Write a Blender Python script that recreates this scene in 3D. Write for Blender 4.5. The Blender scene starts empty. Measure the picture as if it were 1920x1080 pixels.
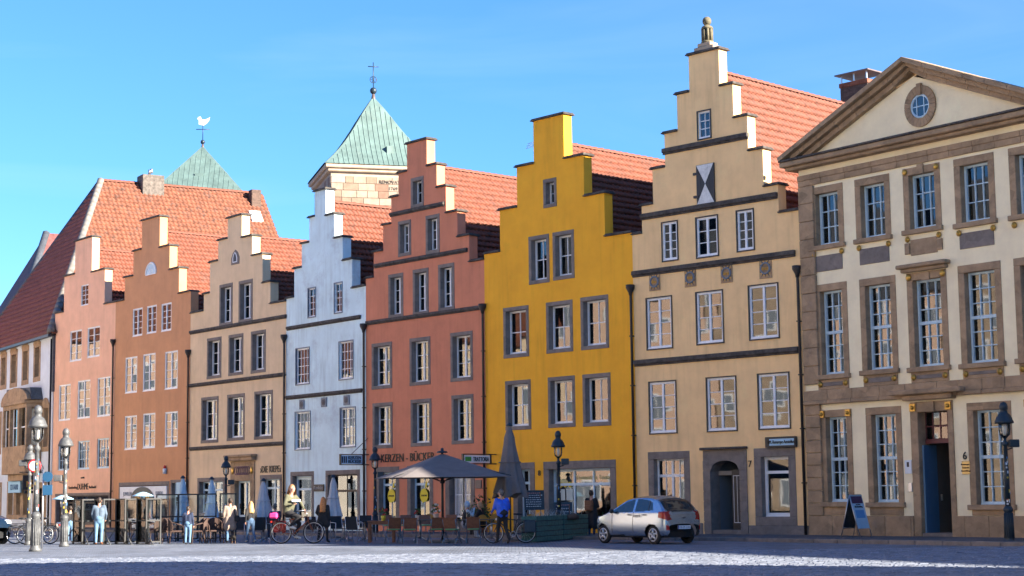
import bpy, bmesh, math, random
import numpy as np
from mathutils import Vector, Matrix
random.seed(11); np.random.seed(11)
SC = bpy.context.scene; COL = SC.collection; R = math.radians; PI = math.pi

# ---------------------------------------------------------------- camera
F = 3250.0; EYE = 1.5; PITCH = math.atan(392 / F); ROLL = 0.0125   # focal length in pixels of a 1920 px wide picture
fw_ = Vector((0, math.cos(PITCH), math.sin(PITCH))); up0 = Vector((0, -math.sin(PITCH), math.cos(PITCH))); rt0 = Vector((1, 0, 0))
up_ = up0 * math.cos(ROLL) + rt0 * math.sin(ROLL); rt_ = rt0 * math.cos(ROLL) - up0 * math.sin(ROLL)
cam = bpy.data.objects.new('camera', bpy.data.cameras.new('camera')); COL.objects.link(cam)
cam.matrix_world = Matrix(((rt_.x, up_.x, -fw_.x, 0), (rt_.y, up_.y, -fw_.y, 0), (rt_.z, up_.z, -fw_.z, EYE), (0, 0, 0, 1)))
cam.data.sensor_width = 36; cam.data.sensor_fit = 'HORIZONTAL'; cam.data.lens = F / 1920 * 36
cam.data.clip_start = 0.1; cam.data.clip_end = 6000
SC.camera = cam
# ---------------------------------------------------------------- sky, sun, exposure
SUN_A = R(61); SUN_E = R(21)          # bearing of the sun right of straight-behind the camera, elevation
sdir = Vector((math.sin(SUN_A) * math.cos(SUN_E), -math.cos(SUN_A) * math.cos(SUN_E), math.sin(SUN_E)))
W = bpy.data.worlds.new('World'); SC.world = W; W.use_nodes = True
nt = W.node_tree; nt.nodes.clear()
sky = nt.nodes.new('ShaderNodeTexSky'); sky.sky_type = 'NISHITA'; sky.sun_disc = False
sky.sun_elevation = SUN_E; sky.sun_rotation = math.atan2(sdir.x, sdir.y)
sky.altitude = 100; sky.air_density = 1.1; sky.dust_density = 0.0; sky.ozone_density = 10.0
# thin high cirrus drifting over the whole sky
tcw = nt.nodes.new('ShaderNodeTexCoord'); mpw = nt.nodes.new('ShaderNodeMapping'); mpw.inputs['Scale'].default_value = (1.2, 1.2, 7.0); mpw.inputs['Rotation'].default_value = (.3, .5, .4); nt.links.new(tcw.outputs['Generated'], mpw.inputs[0])
nzw = nt.nodes.new('ShaderNodeTexNoise'); nzw.inputs['Scale'].default_value = 2.6; nzw.inputs['Detail'].default_value = 7; nzw.inputs['Distortion'].default_value = .6; nt.links.new(mpw.outputs[0], nzw.inputs['Vector'])
mrw = nt.nodes.new('ShaderNodeMapRange'); mrw.inputs[1].default_value = .52; mrw.inputs[2].default_value = .8; mrw.inputs[3].default_value = 0; mrw.inputs[4].default_value = .09; nt.links.new(nzw.outputs[0], mrw.inputs[0])
mxw = nt.nodes.new('ShaderNodeMix'); mxw.data_type = 'RGBA'; mxw.inputs[7].default_value = (4.5, 5.2, 6.0, 1); nt.links.new(mrw.outputs[0], mxw.inputs[0]); nt.links.new(sky.outputs[0], mxw.inputs[6])
bg = nt.nodes.new('ShaderNodeBackground'); bg.inputs[1].default_value = 0.063
wo = nt.nodes.new('ShaderNodeOutputWorld'); nt.links.new(mxw.outputs[2], bg.inputs[0]); nt.links.new(bg.outputs[0], wo.inputs[0])
sl = bpy.data.lights.new('sun', 'SUN'); sl.energy = 5.0; sl.angle = R(0.53); sl.color = (1.0, 0.89, 0.74)
so = bpy.data.objects.new('sun', sl); COL.objects.link(so); so.rotation_euler = sdir.to_track_quat('Z', 'Y').to_euler()
SC.view_settings.view_transform = 'Standard'; SC.view_settings.look = 'None'; SC.view_settings.gamma = 1
SC.view_settings.use_curve_mapping = False; SC.view_settings.exposure = 2.2

# ---------------------------------------------------------------- pixel -> place
def ray(px, py): return fw_ * F + rt_ * (px - 960) - up_ * (py - 540)
def ground(px, py, z=0.0):
    d = ray(px, py); t = (z - EYE) / d.z
    return Vector((d.x * t, d.y * t, z))
def at_depth(px, py, depth):
    d = ray(px, py); t = depth / d.y
    return Vector((d.x * t, d.y * t, EYE + d.z * t))

# ---------------------------------------------------------------- objects
def obj(name, me, parent=None, loc=None):
    o = bpy.data.objects.new(name, me); COL.objects.link(o)
    if parent: o.parent = parent
    if loc is not None: o.location = loc
    return o
def tag(o, label=None, cat=None, group=None, kind=None):
    if label: o['label'] = label
    if cat: o['category'] = cat
    if group: o['group'] = group
    if kind: o['kind'] = kind
    return o
def thing(name, label, cat, loc=(0, 0, 0), rotz=0.0, group=None):
    o = obj(name, None); o.location = loc; o.rotation_euler = (0, 0, rotz); o.empty_display_size = .2
    return tag(o, label, cat, group)
def dup(root, loc=None, rotz=None, label=None, name=None):
    def cp(o, par):
        c = o.copy(); COL.objects.link(c); c.parent = par
        for ch in o.children: cp(ch, c)
        return c
    r = cp(root, None)
    if loc is not None: r.location = loc
    if rotz is not None: r.rotation_euler = (0, 0, rotz)
    if label: r['label'] = label
    return r
def bevel(o, w=.012, seg=1):
    m = o.modifiers.new('bevel', 'BEVEL'); m.width = w; m.segments = seg; m.limit_method = 'ANGLE'; m.angle_limit = R(40)
    return o

class MB:
    def __init__(s): s.v = []; s.f = []; s.mi = []; s.m = 0; s.M = None; s.sm = []; s.smooth = False
    def add(s, vs, fs):
        b = len(s.v)
        s.v += [tuple(s.M @ Vector(p)) if s.M else tuple(p) for p in vs]
        for f in fs: s.f.append(tuple(b + i for i in f)); s.mi.append(s.m); s.sm.append(s.smooth)
        return s
    def box(s, x0, x1, y0, y1, z0, z1):
        return s.add([(x0, y0, z0), (x1, y0, z0), (x1, y1, z0), (x0, y1, z0), (x0, y0, z1), (x1, y0, z1), (x1, y1, z1), (x0, y1, z1)],
                     [(0, 3, 2, 1), (4, 5, 6, 7), (0, 1, 5, 4), (1, 2, 6, 5), (2, 3, 7, 6), (3, 0, 4, 7)])
    def cbox(s, c, d): return s.box(c[0] - d[0] / 2, c[0] + d[0] / 2, c[1] - d[1] / 2, c[1] + d[1] / 2, c[2] - d[2] / 2, c[2] + d[2] / 2)
    def prism(s, poly, y0, y1):            # polygon of (x, z), counter-clockwise seen from -y
        n = len(poly)
        return s.add([(x, y0, z) for x, z in poly] + [(x, y1, z) for x, z in poly],
                     [tuple(range(n)), tuple(range(2 * n - 1, n - 1, -1))] + [((i + 1) % n, i, n + i, n + (i + 1) % n) for i in range(n)])
    def slab(s, poly, z0, z1):             # polygon of (x, y)
        n = len(poly)
        return s.add([(x, y, z0) for x, y in poly] + [(x, y, z1) for x, y in poly],
                     [tuple(range(n - 1, -1, -1)), tuple(range(n, 2 * n))] + [(i, (i + 1) % n, n + (i + 1) % n, n + i) for i in range(n)])
    def tube(s, path, r, n=8, caps=True):
        P = [Vector(p) for p in path]; rr = r if isinstance(r, (list, tuple)) else [r] * len(P)
        sm = s.smooth; s.smooth = True; vs = []; u = None
        for i, p in enumerate(P):
            t = (P[min(i + 1, len(P) - 1)] - P[max(i - 1, 0)])
            t = t.normalized() if t.length > 1e-9 else Vector((0, 0, 1))
            if u is None: u = t.orthogonal().normalized()
            u = u - t * u.dot(t); u = u.normalized() if u.length > 1e-6 else t.orthogonal().normalized()
            w = t.cross(u)
            for k in range(n):
                a = 2 * PI * k / n; vs.append(p + (u * math.cos(a) + w * math.sin(a)) * rr[i])
        fs = [(i * n + k, i * n + (k + 1) % n, (i + 1) * n + (k + 1) % n, (i + 1) * n + k) for i in range(len(P) - 1) for k in range(n)]
        if caps: fs += [tuple(range(n - 1, -1, -1)), tuple((len(P) - 1) * n + k for k in range(n))]
        s.add(vs, fs); s.smooth = sm; return s
    def lathe(s, prof, n=16, c=(0, 0, 0), sq=1.0):
        sm = s.smooth; s.smooth = True
        vs = [(c[0] + r * math.cos(2 * PI * k / n), c[1] + sq * r * math.sin(2 * PI * k / n), c[2] + z) for r, z in prof for k in range(n)]
        fs = [(i * n + k, i * n + (k + 1) % n, (i + 1) * n + (k + 1) % n, (i + 1) * n + k) for i in range(len(prof) - 1) for k in range(n)]
        fs += [tuple(range(n - 1, -1, -1)), tuple((len(prof) - 1) * n + k for k in range(n))]
        s.add(vs, fs); s.smooth = sm; return s
    def ball(s, c, r, n=12, sq=(1, 1, 1)):
        m = max(4, n // 2); sm = s.smooth; s.smooth = True
        vs = [(c[0] + r * sq[0] * math.sin(PI * (i + .02) / (m + .04)) * math.cos(2 * PI * k / n), c[1] + r * sq[1] * math.sin(PI * (i + .02) / (m + .04)) * math.sin(2 * PI * k / n), c[2] - r * sq[2] * math.cos(PI * i / m)) for i in range(m + 1) for k in range(n)]
        fs = [(i * n + k, i * n + (k + 1) % n, (i + 1) * n + (k + 1) % n, (i + 1) * n + k) for i in range(m) for k in range(n)]
        s.add(vs, fs); s.smooth = sm; return s
    def torus(s, c, R0, r, axis='y', n=28, m=8, a0=0, a1=2 * PI):
        full = abs(a1 - a0 - 2 * PI) < 1e-6; k = n if full else n + 1; pts = []
        for i in range(k):
            a = a0 + (a1 - a0) * i / n; ca, sa = R0 * math.cos(a), R0 * math.sin(a)
            pts.append({'y': (c[0] + ca, c[1], c[2] + sa), 'x': (c[0], c[1] + ca, c[2] + sa), 'z': (c[0] + ca, c[1] + sa, c[2])}[axis])
        if full: pts += [pts[0], pts[1]]
        return s.tube(pts, r, m, caps=not full)
    def mesh(s, name, mats):
        me = bpy.data.meshes.new(name); me.from_pydata(s.v, [], s.f)
        for m in (mats if isinstance(mats, (list, tuple)) else [mats]): me.materials.append(m)
        me.polygons.foreach_set('material_index', s.mi); me.polygons.foreach_set('use_smooth', s.sm); me.update()
        return me
    def build(s, name, mats, parent=None, loc=None, bev=0):
        o = obj(name, s.mesh(name, mats), parent, loc)
        if bev: bevel(o, bev)
        return o
def box(name, mat, parent, x0, x1, y0, y1, z0, z1, bev=0): return MB().box(x0, x1, y0, y1, z0, z1).build(name, mat, parent, bev=bev)

# ---------------------------------------------------------------- materials
def lin(h):
    h = h.lstrip('#'); c = [int(h[i:i + 2], 16) / 255 for i in (0, 2, 4)]
    return tuple(x / 12.92 if x <= .04045 else ((x + .055) / 1.055) ** 2.4 for x in c) + (1,)
def mat(name, col, rough=.8, metal=0, var=.12, scale=3.0, bump=0.0, bscale=40.0, streak=0.0, spots=None, spec=.5, cells=None, emis=None, trans=0):
    """procedural surface: base colour with noise variation, optional streaks, stains, relief"""
    m = bpy.data.materials.new(name); m.use_nodes = True; n = m.node_tree.nodes; l = m.node_tree.links
    b = n['Principled BSDF']; b.inputs['Roughness'].default_value = rough; b.inputs['Metallic'].default_value = metal
    b.inputs['Specular IOR Level'].default_value = spec
    c = tuple(col[:3]) + (1,)
    tc = n.new('ShaderNodeTexCoord')
    nz = n.new('ShaderNodeTexNoise'); nz.inputs['Scale'].default_value = scale; nz.inputs['Detail'].default_value = 6; nz.inputs['Roughness'].default_value = .65
    l.new(tc.outputs['Object'], nz.inputs['Vector'])
    def mixc(fac, a, bb, blend='MIX'):
        x = n.new('ShaderNodeMix'); x.data_type = 'RGBA'; x.blend_type = blend
        if isinstance(fac, float): x.inputs[0].default_value = fac
        else: l.new(fac, x.inputs[0])
        for i, q in ((6, a), (7, bb)):
            if isinstance(q, tuple): x.inputs[i].default_value = q
            else: l.new(q, x.inputs[i])
        return x.outputs[2]
    def ramp(src, p0, p1):
        r = n.new('ShaderNodeMapRange'); r.inputs[1].default_value = p0; r.inputs[2].default_value = p1; l.new(src, r.inputs[0]); return r.outputs[0]
    dk = tuple(x * (1 - var * 1.6) for x in c[:3]) + (1,); lt = tuple(min(1, x * (1 + var)) for x in c[:3]) + (1,)
    out = mixc(ramp(nz.outputs[0], .3, .7), dk, lt)
    if cells:                               # colour by block: (x size, z size, amount)
        mp = n.new('ShaderNodeMapping'); mp.inputs['Scale'].default_value = (1 / cells[0], 1 / cells[0], 1 / cells[1]); l.new(tc.outputs['Object'], mp.inputs[0])
        vo = n.new('ShaderNodeTexVoronoi'); vo.inputs['Scale'].default_value = 1; l.new(mp.outputs[0], vo.inputs['Vector'])
        sp = n.new('ShaderNodeSeparateColor'); l.new(vo.outputs['Color'], sp.inputs[0])
        out = mixc(ramp(sp.outputs[0], 0, 1), mixc(float(cells[2]), out, tuple(x * .45 for x in c[:3]) + (1,)), mixc(float(cells[2]), out, (min(1, c[0] * 1.5), min(1, c[1] * 1.4), min(1, c[2] * 1.35), 1)))
    if streak:                              # rain streaks: noise stretched in height
        mp = n.new('ShaderNodeMapping'); mp.inputs['Scale'].default_value = (2.6, 2.6, .22); l.new(tc.outputs['Object'], mp.inputs[0])
        n2 = n.new('ShaderNodeTexNoise'); n2.inputs['Scale'].default_value = 1.6; n2.inputs['Detail'].default_value = 5; l.new(mp.outputs[0], n2.inputs['Vector'])
        n3 = n.new('ShaderNodeTexNoise'); n3.inputs['Scale'].default_value = .35; n3.inputs['Detail'].default_value = 3; l.new(tc.outputs['Object'], n3.inputs['Vector'])
        mu = n.new('ShaderNodeMath'); mu.operation = 'MULTIPLY'; l.new(ramp(n2.outputs[0], .48, .75), mu.inputs[0]); l.new(ramp(n3.outputs[0], .35, .7), mu.inputs[1])
        m2 = n.new('ShaderNodeMath'); m2.operation = 'MULTIPLY'; l.new(mu.outputs[0], m2.inputs[0]); m2.inputs[1].default_value = streak
        out = mixc(m2.outputs[0], out, tuple(x * .38 for x in c[:3]) + (1,))
    if spots:                               # (colour, scale, threshold, amount): stains, lichen, moss
        for sc, ss, th, am in spots:
            n4 = n.new('ShaderNodeTexNoise'); n4.inputs['Scale'].default_value = ss; n4.inputs['Detail'].default_value = 8; n4.inputs['Roughness'].default_value = .7; l.new(tc.outputs['Object'], n4.inputs['Vector'])
            m3 = n.new('ShaderNodeMath'); m3.operation = 'MULTIPLY'; l.new(ramp(n4.outputs[0], th, th + .12), m3.inputs[0]); m3.inputs[1].default_value = am
            out = mixc(m3.outputs[0], out, tuple(sc[:3]) + (1,))
    l.new(out, b.inputs['Base Color'])
    if bump:
        nb = n.new('ShaderNodeTexNoise'); nb.inputs['Scale'].default_value = bscale; nb.inputs['Detail'].default_value = 4; l.new(tc.outputs['Object'], nb.inputs['Vector'])
        bp = n.new('ShaderNodeBump'); bp.inputs['Strength'].default_value = bump; bp.inputs['Distance'].default_value = .02; l.new(nb.outputs[0], bp.inputs['Height']); l.new(bp.outputs[0], b.inputs['Normal'])
    if emis: b.inputs['Emission Color'].default_value = tuple(emis[:3]) + (1,); b.inputs['Emission Strength'].default_value = emis[3]
    if trans: b.inputs['Transmission Weight'].default_value = trans
    return m
def plain(name, col, rough=.6, metal=0, var=.06, **k): return mat(name, col, rough, metal, var, **k)
def glass_mat(name, tint=(.8, .83, .84), ior=1.85, wav=.02, dirt=.0):
    m = bpy.data.materials.new(name); m.use_nodes = True; n = m.node_tree.nodes; l = m.node_tree.links; n.clear()
    o = n.new('ShaderNodeOutputMaterial'); mx = n.new('ShaderNodeMixShader'); tr = n.new('ShaderNodeBsdfTransparent'); gl = n.new('ShaderNodeBsdfGlossy'); fr = n.new('ShaderNodeFresnel')
    tr.inputs[0].default_value = tint + (1,); gl.inputs['Roughness'].default_value = .02; gl.inputs[0].default_value = (.97, .98, 1, 1); fr.inputs[0].default_value = ior
    tc = n.new('ShaderNodeTexCoord'); nz = n.new('ShaderNodeTexNoise'); nz.inputs['Scale'].default_value = 2.0; nz.inputs['Detail'].default_value = 1.0
    bp = n.new('ShaderNodeBump'); bp.inputs['Strength'].default_value = wav; bp.inputs['Distance'].default_value = .02
    oi = n.new('ShaderNodeObjectInfo'); ad = n.new('ShaderNodeVectorMath'); ad.operation = 'ADD'
    l.new(tc.outputs['Object'], ad.inputs[0]); cb = n.new('ShaderNodeCombineXYZ'); ml = n.new('ShaderNodeMath'); ml.operation = 'MULTIPLY'; ml.inputs[1].default_value = 37
    l.new(oi.outputs['Random'], ml.inputs[0]); l.new(ml.outputs[0], cb.inputs[0]); l.new(ml.outputs[0], cb.inputs[2]); l.new(cb.outputs[0], ad.inputs[1]); l.new(ad.outputs[0], nz.inputs['Vector'])
    l.new(nz.outputs[0], bp.inputs['Height']); l.new(bp.outputs[0], gl.inputs['Normal']); l.new(bp.outputs[0], fr.inputs['Normal'])
    l.new(fr.outputs[0], mx.inputs[0]); l.new(tr.outputs[0], mx.inputs[1]); l.new(gl.outputs[0], mx.inputs[2]); l.new(mx.outputs[0], o.inputs[0])
    return m
M = {}
M['glass'] = glass_mat('window glass'); M['screenglass'] = glass_mat('screen glass', (.9, .93, .93), 1.6, .25)
DIRT = ((.06, .05, .04), 1.1, .62, .35)
def plaster(name, col, streak=.35, spots=None): return mat(name, col, .92, var=.08, scale=.9, bump=.3, bscale=60, streak=streak * .8, spots=spots or [(tuple(x * .6 for x in col), 1.1, .6, .35), (tuple(min(.95, x * 1.12) for x in col), .55, .55, .5), (tuple(x * .5 for x in col), 5.0, .68, .5)])
M['peach'] = plaster('peach plaster', (.86, .49, .32)); M['terracotta'] = plaster('terracotta plaster', (.60, .295, .145))
M['cream3'] = plaster('cream plaster', (.76, .56, .35)); M['white4'] = plaster('white lime plaster', (.68, .84, .88), .8, [((.34, .38, .43), .5, .52, .45), ((.25, .3, .34), 2.2, .62, .25)])
M['red5'] = plaster('brick red plaster', (.65, .235, .13), .45); M['yellow6'] = plaster('yellow plaster', (.99, .445, .025), .45)
M['cream7'] = plaster('ochre cream plaster', (.95, .62, .30), .5); M['cream8'] = plaster('pale cream plaster', (.95, .81, .54), .12)
M['white0'] = plaster('white plaster', (.64, .71, .78), .2)
M['coping'] = mat('weathered coping slate', (.075, .065, .06), .9, var=.4, scale=5, bump=.5, bscale=18, spots=[((.16, .15, .11), 3, .58, .6)])
M['greystone'] = mat('grey sandstone', (.21, .18, .16), .9, var=.2, scale=4, bump=.35, bscale=30, cells=(.6, .35, .25), spots=[((.08, .07, .06), 2, .6, .4)])
M['brownstone'] = mat('brown sandstone', (.36, .25, .15), .9, var=.25, scale=3, bump=.4, bscale=25, cells=(.7, .42, .3), spots=[((.16, .11, .085), 1.4, .58, .5), ((.3, .24, .22), 1.1, .62, .4)])
M['sandstone'] = mat('pale sandstone', (.40, .31, .225), .9, var=.15, scale=2, bump=.3, bscale=14, spots=[((.3, .2, .13), .8, .6, .5)])
M['tile'] = mat('clay pantile', (.18, .056, .031), .75, var=.3, scale=5, bump=.2, bscale=20, cells=(.24, .3, .22), spots=[((.10, .055, .045), 1.0, .55, .5), ((.05, .04, .035), 5, .62, .6), ((.30, .13, .08), 2.3, .6, .5)])
M['oldtile'] = mat('old clay pantile', (.185, .066, .036), .85, var=.45, scale=4, bump=.3, bscale=20, cells=(.24, .3, .35), spots=[((.07, .05, .045), 1.6, .53, .65), ((.35, .24, .17), 3.1, .6, .4)])
M['darktile'] = mat('dark maroon tile', (.17, .055, .05), .7, var=.3, scale=5, bump=.3, bscale=20, cells=(.24, .3, .3))
M['mortar'] = mat('ridge mortar', (.45, .33, .27), .95, var=.3, scale=8)
M['slate'] = mat('slate', (.075, .085, .10), .6, var=.35, scale=6, cells=(.3, .2, .3))
M['copper'] = mat('green copper', (.105, .168, .157), .65, var=.2, scale=.8, streak=.5, cells=(.55, 1.1, .12), spots=[((.14, .19, .17), .5, .58, .5)])
M['oldcopper'] = mat('brown copper', (.13, .09, .085), .5, var=.3, scale=3)
M['white'] = plain('white window paint', (.78, .80, .82), .45); M['bluewhite'] = plain('pale blue window paint', (.50, .66, .76), .45)
M['bluegrey'] = plain('blue grey paint', (.16, .2, .25), .6); M['black'] = plain('black metal', (.015, .016, .018), .45)
M['pipe'] = plain('dark copper pipe', (.035, .028, .027), .5, .3); M['iron'] = plain('blue black cast iron', (.018, .035, .05), .45, .2)
M['steel'] = plain('brushed steel', (.55, .56, .58), .35, .9); M['greyiron'] = mat('pale grey painted iron', (.10, .105, .11), .55, .2, var=.3, scale=9, spots=[((.10, .09, .08), 5, .58, .7)])
M['gold'] = plain('gilding', (.5, .3, .065), .4, .7); M['inner'] = plain('room wall', (.32, .29, .26), .9); M['curtain'] = plain('white curtain', (.75, .74, .72), .9)
M['darkwood'] = plain('dark wood', (.05, .035, .028), .6); M['bluedoor'] = plain('blue painted door', (.09, .2, .33), .5)
M['shutterwhite'] = mat('flaking white paint', (.7, .7, .68), .8, var=.15, scale=6, spots=[((.2, .17, .14), 7, .6, .8)])
M['letter'] = plain('dark bronze letters', (.03, .025, .022), .5, .4); M['signblue'] = plain('pale blue sign', (.33, .55, .72), .5); M['signwhite'] = plain('white sign', (.72, .76, .8), .5)
M['lampglass'] = glass_mat('lamp glass', (.9, .9, .88), 1.5, .05)
# cobbled ground
def ground_mat(name, col, sx, sy, rough=.75, joint=.35):
    m = mat(name, col, rough, var=.25, scale=.35, spots=[(tuple(x * .55 for x in col), 2.5, .6, .5)]); n = m.node_tree.nodes; l = m.node_tree.links; b = n['Principled BSDF']
    tc = n.new('ShaderNodeTexCoord'); mp = n.new('ShaderNodeMapping'); mp.inputs['Scale'].default_value = (1 / sx, 1 / sy, 1); l.new(tc.outputs['Object'], mp.inputs[0])
    br = n.new('ShaderNodeTexBrick'); br.inputs['Scale'].default_value = 1; br.inputs['Brick Width'].default_value = 1; br.inputs['Row Height'].default_value = 1; br.inputs['Mortar Size'].default_value = .07
    br.inputs['Color1'].default_value = (.7, .7, .7, 1); br.inputs['Color2'].default_value = (1.15, 1.12, 1.1, 1); br.inputs['Mortar'].default_value = (joint, joint, joint, 1); br.inputs['Bias'].default_value = 0
    l.new(mp.outputs[0], br.inputs['Vector'])
    x = n.new('ShaderNodeMix'); x.data_type = 'RGBA'; x.blend_type = 'MULTIPLY'; x.inputs[0].default_value = 1
    src = b.inputs['Base Color'].links[0].from_socket; l.new(src, x.inputs[6]); l.new(br.outputs[0], x.inputs[7]); l.new(x.outputs[2], b.inputs['Base Color'])
    bp = n.new('ShaderNodeBump'); bp.inputs['Strength'].default_value = .6; bp.inputs['Distance'].default_value = .03; l.new(br.outputs[0], bp.inputs['Height']); l.new(bp.outputs[0], b.inputs['Normal'])
    return m
M['plaza'] = ground_mat('cobbled ground', (.175, .205, .26), .21, .15); M['pave'] = ground_mat('small paving', (.09, .105, .13), .12, .11)
M['cobble'] = mat('cobble stone', (.172, .20, .255), .7, var=.35, scale=2.2, bump=.3, bscale=25, cells=(.3, .3, .35))

_txt = {}
def text(s, size, mat_, parent, M4, name='lettering', ext=.012, align='CENTER', sx=1.0):
    c = bpy.data.curves.new('t', 'FONT'); c.body = s; c.size = size; c.extrude = ext; c.align_x = align; c.resolution_u = 3
    t = bpy.data.objects.new('t', c); COL.objects.link(t); dg = bpy.context.evaluated_depsgraph_get(); dg.update()
    me = bpy.data.meshes.new_from_object(t.evaluated_get(dg)); bpy.data.objects.remove(t); bpy.data.curves.remove(c)
    me.transform(Matrix.Diagonal((sx, 1, 1, 1))); me.materials.clear(); me.materials.append(mat_)
    o = obj(name, me, parent); o.matrix_local = M4; return o
FRONT = Matrix.Rotation(PI / 2, 4, 'X')      # text standing in the local xz plane, read from -y
def wall_text(s, size, mat_, parent, x, z, y=-.015, sx=1.0, name='lettering'): return text(s, size, mat_, parent, Matrix.Translation((x, y, z)) @ FRONT, name, sx=sx)
# ---------------------------------------------------------------- the square
box('ground', M['plaza'], None, -1500, 1500, -600, 2500, -.6, 0)['kind'] = 'structure'
GROUND = bpy.data.objects['ground']
# row of houses: chain of facade corners, right to left; th = angle between facade line and the viewing axis
def chain_pt(p, th, px):
    k = (px - 960) / F; t = (p.x - k * p.y) / (math.sin(th) + k * math.cos(th))
    return Vector((p.x - math.sin(th) * t, p.y + math.cos(th) * t, 0)), t
C78 = Vector((548 / F * 59, 59, 0)); TH = {}; PT = {}; WD = {}; p = C78.copy()
for nm, th, px in (('h7', 44.8, 1189), ('h6', 43, 908), ('h5', 41.5, 684), ('h4', 38.2, 534), ('h3', 38.2, 353.5), ('h2', 38.8, 212), ('h1', 38.5, 98)):
    q, t = chain_pt(p, R(th), px); TH[nm] = R(th); PT[nm] = q; WD[nm] = t; p = q
TH['h8'] = R(37.1); WD['h8'] = 10.3; PT['h8'] = C78.copy(); TH['h0'] = R(30.9); WD['h0'] = 18.0
PT['h0'] = PT['h1'] + Vector((-math.sin(TH['h0']), math.cos(TH['h0']), 0)) * 18.1
# pavement along the houses
def offs(nm, x, y): th = TH[nm]; P = PT[nm]; return (P.x + math.sin(th) * x + math.cos(th) * y, P.y - math.cos(th) * x + math.sin(th) * y)
pv = MB(); order = ['h0', 'h1', 'h2', 'h3', 'h4', 'h5', 'h6', 'h7', 'h8']
back = []; front = []
for nm in order: back.append(offs(nm, 0, .3)); front.append(offs(nm, 0, -3.9))
back.append(offs('h8', 26, .3)); front.append(offs('h8', 26, -4.4))
for i in range(len(back) - 1): pv.slab([front[i], front[i + 1], back[i + 1], back[i]], -.05, .11)
tag(pv.build('pavement', M['pave']), kind='structure')
kb = MB()
for i in range(len(front) - 1):
    a = Vector(front[i]); b = Vector(front[i + 1]); d = (b - a).normalized(); n = Vector((-d.y, d.x)) * -.14
    L = (b - a).length; k = max(1, int(L / 1.0))
    for j in range(k):
        s0 = a + d * (L * j / k + .006); s1 = a + d * (L * (j + 1) / k - .006)
        kb.slab([tuple(s0 + n), tuple(s1 + n), tuple(s1), tuple(s0)], -.05, .125 + random.uniform(-.006, .006))
tag(kb.build('kerb', M['greystone'], bev=.015), kind='structure')

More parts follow.
